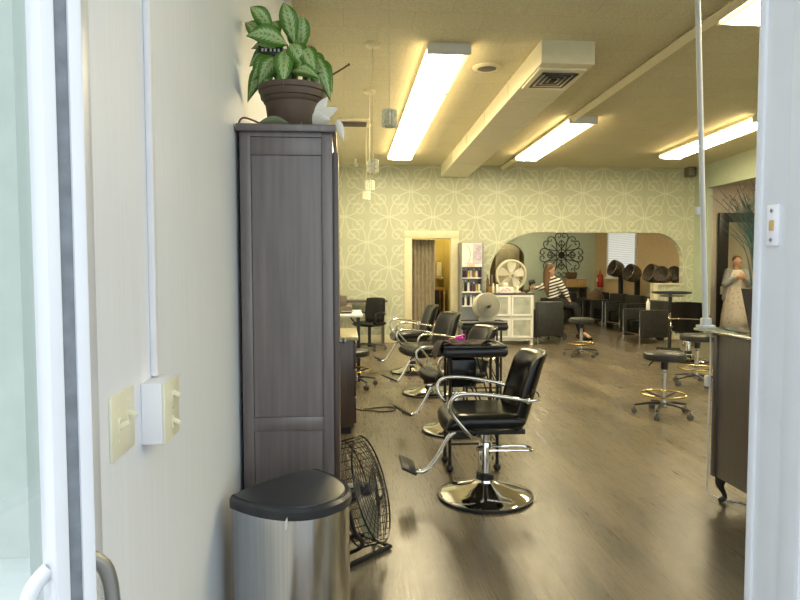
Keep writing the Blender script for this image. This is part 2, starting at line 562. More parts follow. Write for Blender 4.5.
MB().lathe([(.003, 0), (.003, .002)], 10, (.6435, .905, 1.534), (0, -PI / 2, 0)).lathe([(.003, 0), (.003, .002)], 10, (.6435, .905, 1.490), (0, -PI / 2, 0)).build('screw', 'steel', sp)
# left jamb
struct(MB().b2(-.50, -.413, 1.02, 1.09, 0, 3.1, .003).b2(-.47, -.425, .985, 1.03, 0, 3.1, .002), 'trim_4', 'alu', 'thin grey metal jamb at the edge of the left wall', 'door jamb')
# facade seen through the door glass
struct(MB().b2(-6, -.53, 1.9, 2.0, 0, 3.9), 'wall_outside', 'stucco', 'pale green grey wall seen through the glass of the open door', 'wall')

# the open glass door, its latch edge towards the camera
dr = thing('door_1', 'white metal framed glass door standing open at the left', 'door', (-.325, .775, 0), math.atan2(.75, -.66), kind='structure')
# local x runs from the latch edge back along the leaf, y = thickness (left face at +y side after rotation)
MB().b2(0, .052, .007, .023, .02, 2.7, .003).b2(0, .052, -.023, -.007, .02, 2.7, .003).build('stile', 'alu', dr)
MB().b2(.004, .050, -.008, .008, .02, 2.7).build('weather_strip', 'gasket', dr)
MB().b2(.052, .80, -.02, .02, .02, .28, .003).b2(.052, .80, -.02, .02, 2.6, 2.7, .003).build('rail', 'alu', dr)
MB().b2(.80, .90, -.022, .022, .02, 2.7, .003).build('stile', 'alu', dr)
MB().b2(.05, .802, -.004, .004, .27, 2.61).build('pane', 'doorglass', dr)
for sg in (1, -1):
    y0 = .022 * sg
    MB().tube(bez([(.028, y0, .80), (.028, y0 + .022 * sg, .82), (.028, y0 + .03 * sg, .88), (.028, y0 + .03 * sg, 1.00), (.028, y0 + .022 * sg, 1.06), (.028, y0, 1.085)]), .010, 10).build('pull_handle', 'alu' if sg > 0 else 'greym', dr)

struct(MB().b2(-1.55, -1.47, 1.86, 1.905, 0, 3.9), 'trim_6', 'greym', 'dark upright strip on the outside wall behind the door glass', 'wall trim')
struct(MB().b2(-6, -.53, 1.80, 1.902, 0, .60, .01), 'reflection_ledge', 'white', 'low white ledge added outside to imitate the ground reflected in the door glass', 'ledge')  # pale box added in place of the ground's reflection in the glass

# back room behind the opening
struct(MB().prism([(2.4, 0), (3.93, 0), (3.93, 1.68)] + [(4.42 - .49 * math.cos(t), 1.68 + .42 * math.sin(t)) for t in [PI * i / 14 for i in range(1, 14)]] + [(4.91, 1.68), (4.91, 0), (7.0, 0), (7.0, 3.0), (2.4, 3.0)], 17.0, 17.12, 'XZ'),
       'wall_far', 'sage', 'sage green wall of the rear room with an arched passage', 'wall')
rb = MB()
rb.prism([(12.12, 0), (17.0, 0), (17.0, 3.0), (12.12, 3.0)], RX + .02, RX + .12, 'YZ')
struct(rb, 'wall_rear_right', 'tan', 'tan side wall of the rear room behind the dryer chairs', 'wall')
struct(MB().b2(2.3, 2.4, 12.12, 17.1, 0, 3.0), 'wall_rear_left', 'sage', 'left side wall of the rear room', 'wall')
struct(MB().b2(2.3, 7.05, 12.12, 17.12, 3.0, 3.1), 'ceiling_rear', 'ceil', 'ceiling of the rear room', 'ceiling')
struct(MB().b2(3.5, 5.6, 18.6, 18.7, 0, 3).b2(3.5, 3.6, 17.12, 18.6, 0, 3).b2(5.5, 5.6, 17.12, 18.6, 0, 3).b2(3.5, 5.6, 17.12, 18.7, 3, 3.1).b2(3.5, 5.6, 17.12, 18.7, -.1, 0), 'wall_passage', 'passage_brown', 'dark brown walls of the passage behind the arch', 'wall')  # passage walls have their own dark brown colour
d2 = thing('door_2', 'cream panelled door in the passage behind the arch', 'door', (4.85, 18.58, 0), kind='structure')
MB().b2(-.36, .36, -.04, 0, 0, 2.15, .004).build('door_leaf', 'cream_door', d2)
for x in (-.18, .18):
    for z0, z1 in ((.15, .75), (.85, 1.35), (1.45, 2.0)):
        MB().b2(x - .12, x + .12, -.055, -.035, z0, z1, .012).build('door_panel', 'cream_door', d2)
# hallway behind the curtained door
struct(MB().b2(.9, 2.36, 13.9, 14.0, 0, 3).b2(.8, .9, 12.12, 14, 0, 3).b2(2.2, 2.3, 12.12, 14, 0, 3).b2(.8, 2.3, 12.12, 14, 2.6, 2.7).b2(.8, 2.3, 12.12, 14, -.1, 0), 'wall_hallway', 'yellow', 'ochre walls of the store room behind the curtain', 'wall')
# side room beyond the right wall
struct(MB().b2(RX + .1, 10.2, 13.0, 13.1, 0, 3.2).b2(10.1, 10.2, 7.6, 13, 0, 3.2).b2(RX + .1, 10.2, 7.6, 7.7, 0, 3.2).b2(RX + .1, 10.2, 7.6, 13.1, 3.2, 3.3).b2(RX + .12, RX + .14, 12, 13, 0, 3.2), 'wall_side_room', 'pinkwall', 'pale beige walls of the side room behind the tall grass', 'wall')
fr = thing('framed_mirror', 'tall dark framed mirror on the pale wall of the side room', 'mirror', (8.62, 12.98, 0))
MB().b2(-.62, -.40, -.06, 0, .05, 2.60, .01).b2(.40, .62, -.06, 0, .05, 2.60, .01).b2(-.4, .4, -.06, 0, 2.40, 2.60, .01).b2(-.4, .4, -.06, 0, .05, .25, .01).build('frame', 'charcoal', fr)
MB().b2(-.41, .41, -.03, -.02, .24, 2.41).build('glass', 'mirror', fr)

# rear window with blind
w2 = thing('window_2', 'bright window with white horizontal blind on the tan wall', 'window', (RX + .02, 15.32, 0), kind='structure')
MB().b2(-.03, 0, -.84, -.76, 1.16, 2.75).b2(-.03, 0, .76, .84, 1.16, 2.75).b2(-.05, 0, -.86, .86, 1.13, 1.19).build('window_frame', 'white', w2)
n = NT('daylit pane'); n.base((.8, .85, .9), .4); n.put(n.b.inputs['Emission Color'], n.ramp(n.noise(n.coord(), 2), [(0, (.85, .92, 1)), (1, (1, 1, 1))])); n.b.inputs['Emission Strength'].default_value = .5
MB().b2(-.006, -.002, -.77, .77, 1.18, 2.74).build('pane', n.m, w2)
bl = MB()
for k in range(34):
    bl.box((.042, 1.52, .003), (-.032, 0, 1.21 + k * .045), 0, (0, 1.0, 0))
bl.build('blind', 'blind', w2)

# ceiling trim strip, duct
struct(MB().tube([(3.22, 2.2, ceil_z(2.2) - .04), (3.02, 11.95, ceil_z(11.95) - .04)], .055, 4), 'trim_5', 'cream', 'thin cream raceway running along the ceiling to the far wall', 'ceiling trim')
dt = thing('air_duct', 'boxy beige air duct running along the ceiling to the far wall', 'air duct', (1.86, 5.92, 0))
dm = MB()
x0, x1 = 0, .52
def dsec(y, h):
    z = ceil_z(5.92 + y)
    return [(x0 - .03 * y / 6, y, z), (x1 - .03 * y / 6, y, z), (x1 - .03 * y / 6, y, z - h), (x0 - .03 * y / 6, y, z - h)]
dm.rings([dsec(0, .215), dsec(6.07, .215)])
dm.build('duct_body', 'duct', dt)
for k in range(1, 5):
    y = k * 1.2
    z = ceil_z(5.92 + y)
    MB().b2(-.008 - .03 * y / 6, .528 - .03 * y / 6, y - .012, y + .012, z - .222, z).build('seam', 'duct', dt)
vg = MB().box((.47, .62, .02), (.25, .42, ceil_z(6.34) - .225), .005, (-.034, 0, 0)).build('vent_frame', 'duct', dt)
vl = MB()
for k in range(4):
    q = .055 + k * .05
    zz = ceil_z(6.34) - .238
    for (a, b, c, d) in ((-.235 + q, .235 - q, -.31 + q * 1.25, -.28 + q * 1.25), (-.235 + q, .235 - q, .28 - q * 1.25, .31 - q * 1.25), (-.235 + q, -.21 + q, -.31 + q * 1.25, .31 - q * 1.25), (.21 - q, .235 - q, -.31 + q * 1.25, .31 - q * 1.25)):
        if b > a and d > c:
            vl.b2(.25 + a, .25 + b, .42 + c, .42 + d, zz - .006, zz + .004)
vl.build('louvre', 'louver', vg)


def ceiling_light(name, label, x0, x1, y0, y1, sections, dx=0):
    t = thing(name, label, 'ceiling light', ((x0 + x1) / 2, (y0 + y1) / 2, 0), group='fluorescent ceiling lights')
    hw, L = (x1 - x0) / 2, (y1 - y0)
    def sec(y, w_, z0, z1):
        zc = ceil_z((y0 + y1) / 2 + y)
        sx = -dx * y / L
        return [(-w_ + sx, y, zc - z0), (w_ + sx, y, zc - z0), (w_ + sx, y, zc - z1), (-w_ + sx, y, zc - z1)]
    MB().rings([sec(-L / 2 - .02, hw * .92, 0, .06), sec(L / 2 + .02, hw * .92, 0, .06)]).build('housing', 'cream', t)
    for e in (-1, 1):
        MB().rings([sec(e * (L / 2 + .03), hw, 0.02, .112), sec(e * L / 2, hw, 0.02, .112)]).build('end_cap', 'white', t)
    step = L / sections
    for k in range(sections):
        a = -L / 2 + k * step + .008
        b = a + step - .016
        rg = []
        for y in (a, b):
            zc = ceil_z((y0 + y1) / 2 + y)
            sx = -dx * y / L
            rg.append([(-hw + sx, y, zc - .06), (hw + sx, y, zc - .06), (hw * .97 + sx, y, zc - .095), (hw * .8 + sx, y, zc - .108), (-hw * .8 + sx, y, zc - .108), (-hw * .97 + sx, y, zc - .095)])
        MB().rings(rg).build('diffuser', 'diff', t)
        if k:
            MB().rings([sec(-L / 2 + k * step - .014, hw * 1.0, .05, .114), sec(-L / 2 + k * step + .014, hw * 1.0, .05, .114)]).build('divider', 'cream', t)
    return t


ceiling_light('ceiling_light', 'long fluorescent ceiling light of four lit panels left of the duct', .77, 1.19, 6.06, 11.0, 4, .04)
ceiling_light('ceiling_light', 'fluorescent ceiling light of two lit panels right of the duct', 3.01, 3.41, 8.45, 10.92, 2, .06)
ceiling_light('ceiling_light', 'fluorescent ceiling light nearest the sage side wall', 5.47, 5.87, 8.2, 10.6, 2, .06)
ceiling_light('ceiling_light', 'added unseen fluorescent fill light over the front of the salon', 3.2, 3.6, 2.8, 5.2, 2, .06)  # unseen fixture added to brighten the salon

ceiling_light('ceiling_light', 'added unseen fluorescent fill light near the right wall at the front', 5.6, 6.0, 2.4, 4.8, 2, .06)  # second unseen fixture, added as fill for the right side


def fill_panel(label, x, y, z, lx, ly):  # unseen glowing panels added to brighten the rooms beyond the salon
    t = thing('ceiling_light', label, 'ceiling light', (x, y, z), group='added flat fill panels')
    MB().box((lx + .04, ly + .04, .05), (0, 0, -.025), .005).build('housing', 'white', t)
    MB().box((lx, ly, .02), (0, 0, -.055), .004).build('diffuser', 'fill_diff', t)
fill_panel('added unseen rear room fill light nearer the opening', 4.6, 13.4, 3.0, 1.6, .5)
fill_panel('added unseen rear room fill light nearer the green wall', 4.9, 15.6, 3.0, 1.6, .5)
fill_panel('added unseen side room fill light', 8.4, 11.3, 3.2, 1.2, .5)
fill_panel('added unseen store room fill light behind the curtain', 1.75, 13.3, 2.6, .5, .3)
fill_panel('added unseen passage fill light behind the arch', 4.5, 18.0, 3.0, .4, .3)

rv = thing('round_vent', 'round white ceiling vent between light and duct', 'vent', (1.51, 6.68, ceil_z(6.68)))
MB().lathe([(.155, -.0), (.155, -.012), (.11, -.025), (.10, -.02)], 32).build('rim', 'duct', rv)
MB().lathe([(.10, -.008), (.10, -.02), (.06, -.03), (.01, -.03)], 28).build('grille', 'printer', rv)
cv = thing('ceiling_vent', 'small rectangular vent low on the ceiling above the pendants', 'vent', (.13, 8.95, ceil_z(8.95)))
MB().box((.44, .36, .035), (0, 0, -.02), .006, (-.034, 0, 0)).build('frame', 'duct', cv)
m_ = MB()
for k in range(5):
    m_.box((.36, .03, .012), (0, -.12 + k * .06, -.042), 0, (.4, 0, 0))
m_.build('louvre', 'printer', cv)
sd = thing('security_camera', 'tiny white security camera on the ceiling by the far wall', 'camera', (.19, 11.5, ceil_z(11.5)))
MB().lathe([(.035, 0), (.035, -.03), (.02, -.05), (.012, -.09)], 14).build('mount', 'duct', sd)
MB().ball((.02, -.03, -.11), .04, 12, (1, 1.3, 1)).build('housing', 'white', sd)

# pendants
def pendant(label, x, y, zb, yo):
    t = thing('pendant_light', label, 'pendant light', (x, y, 0), group='glass pendant lights')
    zc = ceil_z(y)
    MB().lathe([(.075, zc + .004), (.075, zc - .02), (.06, zc - .035), (.012, zc - .04)], 20).build('canopy', 'cream', t)
    MB().cyl((0, 0, zc - .03), (0, 0, zb + .12), .004, seg=6).build('cord', 'cream', t)
    g = MB()
    for k in range(12):
        a = 2 * PI * k / 12
        g.cyl((.045 * math.cos(a), .045 * math.sin(a), zb), (.045 * math.cos(a), .045 * math.sin(a), zb + .11), .011, seg=8)
    g.lathe([(.055, zb + .105), (.055, zb + .118), (.01, zb + .125)], 16)
    g.build('glass_shade', 'crystal', t)
pendant('glass pendant light nearest the camera, hanging beside the long ceiling light', .325, 4.6, 2.46, 0)
pendant('second glass pendant from the camera, below the first round canopy', .275, 6.13, 2.36, 0)
pendant('third glass pendant from the camera, smaller and lower', .30, 7.57, 2.36, 0)
pendant('farthest and smallest glass pendant of the row', .31, 9.1, 2.41, 0)

spk = thing('wall_speaker', 'small grey speaker high in the corner of the far wall', 'speaker', (6.74, 11.9, 3.30))
MB().box((.16, .16, .2), (0, 0, 0), .012).build('cabinet', 'printer', spk)
MB().box((.11, .01, .15), (-.01, -.083, 0), .004).build('grille', 'greym', spk)
MB().box((.05, .09, .06), (.0, .10, .02)).build('bracket', 'printer', spk)

# switches on the left wall
def plate(parent, x, y, z, hy, hz, levers, mat='ivory'):
    MB().box((.006, hy, hz), (x + .003, y, z), .002).build('cover_plate', mat, parent)
    for dy, dz, up in levers:
        MB().box((.003, .012, .026), (x + .007, y + dy, z + dz)).build('slot', mat, parent)
        MB().box((.02, .008, .010), (x + .014, y + dy, z + dz + .002), .002, (0, -.45 * up, 0)).build('toggle', mat, parent)
        for s_ in (-1, 1):
            MB().lathe([(.003, 0), (.003, .0015)], 8, (x + .0055, y + dy, z + dz + s_ * .03), (0, PI / 2, 0)).build('screw', mat, parent)
s1 = thing('light_switch', 'ivory double light switch plate flush on the left wall', 'light switch', (LX, 1.207, 1.16))
plate(s1, 0, 0, 0, .122, .118, ((-.024, 0, 1), (.024, .01, -1)))
s2 = thing('light_switch', 'raised white switch box with ivory plate below the conduit strip', 'light switch', (LX, 1.38, 1.147))
MB().box((.042, .112, .128), (.021, 0, 0), .003).build('surface_box', 'box', s2)
plate(s2, .042, 0.002, 0, .112, .128, ((0.0, .03, -1), (0.0, -.03, -1)))
cs = MB().b2(LX, LX + .014, 1.392, 1.414, 1.214, 3.7, .003).build('conduit_strip', 'box')
tag(cs, 'white cable cover strip rising up the left wall from the switch box', 'cable cover')

# ------------------------------------------------------------------ tall cabinet and what stands by it
tc = thing('tall_cabinet', 'tall narrow espresso wood cabinet against the left wall', 'cabinet', (-.225, 2.5, 0))
hw = .178
b = MB()
b.b2(-hw, -hw + .042, 0, .5, 0, 1.972, .002).b2(hw - .042, hw, 0, .5, 0, 1.972, .002)
b.b2(-hw + .041, hw - .041, .004, .03, 1.955, 1.972).b2(-hw + .042, hw - .042, .001, .03, 1.885, 1.952, .001).b2(-hw + .042, hw - .042, 0.001, .03, .80, .855, .001).b2(-hw + .042, hw - .042, 0.001, .03, .10, .19, .001)
b.b2(-hw + .04, hw - .04, .47, .5, .1, 1.97).b2(-hw + .03, hw - .03, .02, .48, .1, .13)
b.build('carcass', 'cab', tc)
MB().b2(-hw + .0435, hw - .0435, .008, .022, .856, 1.884).b2(-hw + .0435, hw - .0435, .008, .022, .191, .799).build('side_panel', 'cab', tc)
MB().b2(-.19, .193, -.02, .53, 1.972, 2.0, .004).build('top', 'cab', tc)
dd = MB().b2(hw + .001, hw + .022, .01, .49, .2, 1.90, .002).build('door', 'cabdark', tc)
MB().lathe([(.008, 0), (.006, .012), (.013, .02), (.01, .028)], 14, (hw + .022, .06, 1.15), (0, PI / 2, 0)).build('knob', 'greym', dd)

# plant
pp = thing('potted_plant', 'variegated green houseplant in a brown pot on top of the tall cabinet', 'plant', (-.212, 2.73, 2.0))
MB().lathe([(.09, 0), (.10, .01), (.118, .13), (.124, .135), (.128, .15), (.136, .152), (.140, .176), (.145, .180), (.147, .200), (.136, .201), (.128, .188)], 40).build('pot', 'pot', pp)
MB().lathe([(.128, .18), (.129, .188), (.06, .194), (.01, .196)], 24).build('soil', 'soil', pp)
leaves = [((265, 135), (235, 15), 47), ((285, 150), (295, 38), 47), ((195, 110), (130, 40), 42), ((165, 130), (100, 62), 42), ((245, 150), (120, 140), 50),
          ((208, 112), (190, 62), 40), ((255, 145), (303, 238), 52), ((240, 165), (237, 297), 50), ((290, 150), (338, 262), 48), ((215, 185), (147, 285), 48),
          ((205, 185), (125, 262), 48), ((255, 235), (350, 275), 36), ((330, 170), (385, 325), 44), ((180, 195), (106, 322), 40), ((235, 160), (122, 153), 36),
          ((315, 155), (366, 245), 42), ((270, 180), (320, 285), 40), ((225, 200), (215, 285), 42), ((300, 190), (360, 305), 40), ((272, 150), (262, 75), 40), ((225, 150), (160, 85), 38), ((200, 170), (112, 205), 40), ((345, 180), (392, 290), 36), ((250, 190), (258, 262), 40), ((185, 215), (165, 300), 38)]
lm = MB()
uvl = lm.bm.loops.layers.uv.new('UVMap')
sm = MB()
for i, (a, t_, wd) in enumerate(leaves):
    def conv(q):
        return Vector((q[0] / 800 - .527 + .212 - .01, 0, 2.547 - q[1] / 800 - 2.0))
    A, T = conv(a), conv(t_)
    front = 1 if i in (6, 7, 8, 11, 16, 4) else (.4 if i in (0, 2, 9, 12) else -.4 if i % 2 else .1)
    A.y = -.02 - .05 * front
    T.y = -.03 - .085 * front + random.uniform(-.03, .03)
    d = (T - A)
    L = d.length
    d.normalize()
    view = Vector((0.1, -1, -.25)).normalized()
    side = d.cross(view).normalized()
    nrm = side.cross(d)
    wm = wd / 783 / 2 * 1.2
    rows = []
    n_ = 9
    for k in range(n_ + 1):
        f = k / n_
        wk = wm * max(.02, math.sin(PI * min(1, (f * .97 + .02) ** .85)) ** 1.05 * (1.15 - .15 * f))
        c = A + d * (L * f) + Vector((0, -1, 0)) * (.03 * math.sin(PI * f)) + Vector((0, 0, .016)) * math.sin(PI * f)
        rows.append([(c + side * (wk * s_) + nrm * (-.012 * abs(s_)), (.5 + s_ / 2, f)) for s_ in (-1, -.5, 0, .5, 1)])
    vv = [[lm.bm.verts.new(p) for p, _ in r] for r in rows]
    for k in range(n_):
        for m in range(4):
            fc = lm.bm.faces.new((vv[k][m], vv[k][m + 1], vv[k + 1][m + 1], vv[k + 1][m]))
            for lp, uvv in zip(fc.loops, (rows[k][m][1], rows[k][m + 1][1], rows[k + 1][m + 1][1], rows[k + 1][m][1])):
                lp[uvl].uv = uvv
    sm.tube(bez([(random.uniform(-.04, .04), random.uniform(-.03, .03), .2), ((A.x) * .5, A.y * .4, (A.z + .2) / 2 + .03), A], 4), .0035, 6)
lf = lm.build('foliage', 'leaf', pp, sharp=3, recalc=False)
sm.build('stems', 'stem', pp)
MB().tube(bez([(.06, -.02, .21), (.13, -.03, .235), (.19, -.03, .27), (.236, -.03, .30)], 5), [.004] * 15 + [.006], 6).tube(bez([(.05, -.1, .215), (.09, -.115, .228), (.12, -.12, .235)], 4), [.012, .014, .012, .012, .009, .008, .005, .004, .003], 6, scale_y=.4).build('dry_stalk', 'dry', pp)
pt = MB().box((.10, .003, .045), (-.09, -.04, .35), .001, (0, .1, 0)).build('plant_tag', 'blackp', pp)
m_ = MB()
for x in (-.122, -.108, -.088, -.072, -.056):
    m_.box((.008, .002, .012), (x, -.0425, .345), 0, (0, .1, 0))
m_.build('print', 'paperw', pt)


def petal(mb, a, t_, wmax, bow=(0, -.01, .01), n_=7):
    A, T = Vector(a), Vector(t_)
    d = T - A
    side = d.cross(Vector((0.15, -1, -.3))).normalized()
    vv = []
    for k in range(n_ + 1):
        f = k / n_
        wk = wmax * max(.04, math.sin(PI * (f * .9 + .08)) ** .9)
        c = A + d * f + Vector(bow) * math.sin(PI * f)
        vv.append([[c + side * wk * s_ + Vector((0, .006 * abs(s_) + o, 0)) for s_ in (-1, -.5, 0, .5, 1)] for o in (0, .0025)])
    for o in (0, 1):
        g = [[mb.bm.verts.new(p) for p in r[o]] for r in vv]
        for k in range(n_):
            for m in range(4):
                mb.bm.faces.new((g[k][m], g[k][m + 1], g[k + 1][m + 1], g[k + 1][m]))


fl = thing('artificial_flower', 'white lily-like flower lying on the edge of the tall cabinet', 'flower', (-.11, 2.55, 2.0))
for (t_, w_) in (((.045, -.02, .118), .02), ((.085, -.03, .075), .022), ((.06, -.04, .025), .022), ((.02, -.03, .06), .018)):
    q = MB(); petal(q, (-.01, 0, .01), t_, w_); q.build('petal', 'petal', fl, sharp=3)
q = MB(); petal(q, (.082, -.03, .03), (.106, -.04, -.055), .014); q.build('petal', 'petal', fl, sharp=3)
MB().tube(bez([(-.01, 0, .012), (-.03, .02, .008), (-.06, .03, .006), (-.062, .03, .03)], 4), .003, 6).build('stem', 'dull', fl)
dl = thing('fallen_leaf', 'limp grey green leaf with brown stalk lying before the plant pot', 'leaf', (-.30, 2.53, 2.0))
q = MB(); petal(q, (-.03, 0, .012), (.085, 0, .012), .018, (0, 0, .012)); q.build('blade', 'dull', dl, sharp=3)
MB().tube(bez([(-.11, 0, .006), (-.10, 0, .026), (-.08, 0, .03), (-.03, 0, .012)], 5), .004, 6).build('stalk', 'dry', dl)

# trash can, half-round
tcan = thing('trash_can', 'half-round stainless steel trash can with black lid', 'trash can', (-.243, 2.225, 0), math.atan2(.69, .72))
def dshape(w_, dp, z, e=2.3, n_=30):
    pts = []
    for k in range(n_ + 1):
        a = PI * k / n_
        cx, sy = math.cos(a), math.sin(a)
        pts.append((w_ * math.copysign(abs(cx) ** (2 / e), cx), -dp * abs(sy) ** (2 / e), z))
    pts += [(-w_ * .96, .012, z), (w_ * .96, .012, z)]
    return pts
MB().rings([dshape(.188, .285, 0.03), dshape(.19, .29, .05), dshape(.19, .29, .652)]).build('body', 'steel', tcan)
MB().rings([dshape(.192, .292, 0), dshape(.194, .294, .04)]).build('base_ring', 'lid', tcan)
MB().rings([dshape(.195, .296, .652), dshape(.197, .298, .658), dshape(.197, .298, .680), dshape(.188, .288, .690), dshape(.180, .278, .687)]).build('lid_rim', 'lid', tcan)
MB().rings([dshape(.180, .278, .680), dshape(.176, .272, .690), dshape(.13, .21, .697), dshape(.05, .1, .700)]).build('lid', 'lid', tcan)
MB().box((.12, .06, .015), (0, -.315, .03), .006).build('pedal', 'lid', tcan)
q = MB(); q.box((.075, .002, .03), (-.135, -.225, .650), 0, (0, .1, .75)); q.build('bag_edge', 'paperw', tcan)

# drum floor fan with wire cage
ff = thing('floor_fan', 'black wire-caged floor fan leaning behind the trash can', 'fan', (.085, 3.10, 0))
nf = Vector((.93, -.24, .30)).normalized()
ux = Vector((0, 0, 1)).cross(nf).normalized()
uy = nf.cross(ux)
fc = Vector((-.005, 0, .335))
def F(u, v, d):
    return fc + ux * u + uy * v + nf * d
def fring(mb, r, d, tr_, seg=40):
    mb.tube([F(r * math.cos(2 * PI * k / seg), r * math.sin(2 * PI * k / seg), d) for k in range(seg)], tr_, 5, closed=True)
for nm, sg in (('front_grille', 1), ('back_grille', -1)):
    g = MB()
    for r in [.055 + .0185 * k for k in range(11)]:
        fring(g, r, sg * (.085 - .05 * (r / .26) ** 2.2), .0016)
    fring(g, .262, sg * .05, .005)
    for k in range(28):
        a = 2 * PI * k / 28 + .1
        g.tube([F(r * math.cos(a + sg * .5 * (r / .26)), r * math.sin(a + sg * .5 * (r / .26)), sg * (.086 - .05 * (r / .26) ** 2.2)) for r in (.05, .10, .15, .20, .262)], .0016, 4)
    g.build(nm, 'wire', ff)
g = MB()
for k in range(36):
    a = 2 * PI * k / 36
    g.tube([F(.262 * math.cos(a), .262 * math.sin(a), -.05), F(.262 * math.cos(a), .262 * math.sin(a), .05)], .002, 4)
g.build('cage_rim', 'wire', ff)
MB().tube([F(0, 0, -.09), F(0, 0, -.02)], .052, 18).tube([F(0, 0, -.115), F(0, 0, -.09)], [.035, .05], 18).build('motor', 'steel', ff)
for k in range(3):
    a0 = 2 * PI * k / 3
    q = MB()
    rg = []
    for r, wd, tw in ((.03, .02, .012), (.10, .065, .03), (.19, .085, .025), (.235, .06, .012)):
        for_ring = []
        for s_, off in ((-1, 0), (0, 0), (1, 0), (1, .004), (0, .004), (-1, .004)):
            an = a0 + s_ * wd / max(r, .06)
            for_ring.append(F(r * math.cos(an), r * math.sin(an), .01 + s_ * tw + off))
        rg.append(for_ring)
    q.rings(rg)
    q.build('blade', 'blade', ff)
MB().lathe([(.03, 0), (.03, .04)], 14, F(0, 0, .0), nf.to_track_quat('Z', 'Y').to_euler()).build('hub', 'blackp', ff)
g = MB()
A_, B_ = Vector((-.09, -.14, .014)), Vector((.135, .062, .014))
o_ = Vector((-.16, .17, 0))
g.tube([A_, B_, B_ + o_, A_ + o_], .014, 8, closed=True)
g.build('base', 'blackp', ff)
for sg in (1, -1):
    e_ = (A_ if (F(.27 * sg, 0, 0) - A_).length < (F(.27 * sg, 0, 0) - B_).length else B_) + o_ * .5
    MB().tube(bez([F(.268 * sg, 0, 0), F(.255 * sg, -.10, -.01), F(.20 * sg, -.20, -.02), e_], 5), .010, 8).build('stand', 'blackp', ff)
MB().tube([F(.05, -.05, -.1), F(.05, -.05, -.125)], .018, 12).build('speed_knob', 'blackp', ff)

# ------------------------------------------------------------------ stations along the left wall
def station(label, x1, y0, y1, h, topmat, bodymat):
    t = thing('station_cabinet', label, 'cabinet', ((LX + x1) / 2, (y0 + y1) / 2, 0), group='styling station cabinets')
    a, d = (x1 - LX) / 2 - .02, (y1 - y0) / 2
    MB().b2(-a + .02, a - .02, -d + .01, d, .06, h - .03, .003).build('body', bodymat, t)
    MB().b2(-a, a + .02, -d - .01, d, h - .03, h, .004).build('counter', topmat, t)
    MB().b2(-a + .02, a - .05, -d + .04, d - .03, 0, .06).build('plinth', 'blackp', t)
    for k in range(3):
        z0 = .09 + k * (h - .14) / 3
        dw = MB().b2(a - .02, a - .001, -d + .03, d - .03, z0, z0 + (h - .17) / 3, .003).build('drawer', bodymat, t)
        MB().tube([(a, -.06, z0 + .1), (a + .02, -.06, z0 + .1), (a + .02, .06, z0 + .1), (a, .06, z0 + .1)], .004, 6).build('handle', 'steel', dw)
    return t
station('dark brown station cabinet with olive top, nearest beyond the tall cabinet', .11, 5.4, 6.2, .85, 'olive', 'cabdark')
station('taupe station cabinet further back beneath the white counter', .02, 6.7, 7.2, .74, 'printer', 'printer')
wt = thing('work_table', 'white topped work table along the left wall', 'table', (-.1, 8.35, 0))
MB().box((.62, .9, .035), (.01, 0, .835), .012).build('tabletop', 'unit', wt)
for sx in (-.26, .27):
    for sy in (-.4, .4):
        MB().box((.03, .03, .82), (sx, sy, .41)).build('leg', 'blackp', wt)
pr = thing('printer', 'brown boxy printer on the white work table', 'printer', (-.11, 8.3, .8525))
MB().box((.40, .36, .10), (0, 0, .05), .02).build('base', 'printer', pr)
MB().box((.30, .30, .13), (-.02, 0, .165), .015).build('scanner_lid', 'printer', pr)
MB().box((.16, .14, .006), (.14, -.2, .03), 0).build('paper_tray', 'olive', pr)
pc = tag(MB().box((.16, .20, .004), (-.03, 6.95, .743), 0).build('paper_sheet', 'paperw'), 'white paper sheet on the taupe station cabinet', 'paper')
st2 = thing('side_table', 'dark low table behind the office chair by the far wall', 'table', (.20, 11.74, 0))
MB().box((1.15, .40, .04), (0, 0, .82), .006).build('tabletop', 'desk', st2)
for sx in (-.5, .5):
    for sy in (-.18, .18):
        MB().box((.035, .035, .8), (sx, sy, .4)).build('leg', 'desk', st2)


# ------------------------------------------------------------------ seating builders
def star_base(t, r, mat, zc=.07, n_=5, hubmat=None, phase=.3):
    MB().lathe([(.035, zc - .02), (.04, zc), (.035, zc + .05)], 16).build('hub', hubmat or mat, t)
    for k in range(n_):
        a = 2 * PI * k / n_ + phase
        c, s_ = math.cos(a), math.sin(a)
        lg = MB().tube([(.02 * c, .02 * s_, zc + .025), (r * .5 * c, r * .5 * s_, zc + .02), (r * c, r * s_, zc - .005)], [.024, .020, .014], 8, scale_y=.7).build('leg', mat, t)
        cs_ = MB()
        q = Vector((r * c, r * s_, .026))
        px = Vector((-s_, c, 0))
        cs_.tube([q - px * .024, q - px * .008], .025, 14).tube([q + px * .008, q + px * .024], .025, 14).tube([q + Vector((0, 0, .0)), q + Vector((0, 0, .04))], .009, 8)
        cs_.build('caster', 'rubber', lg)


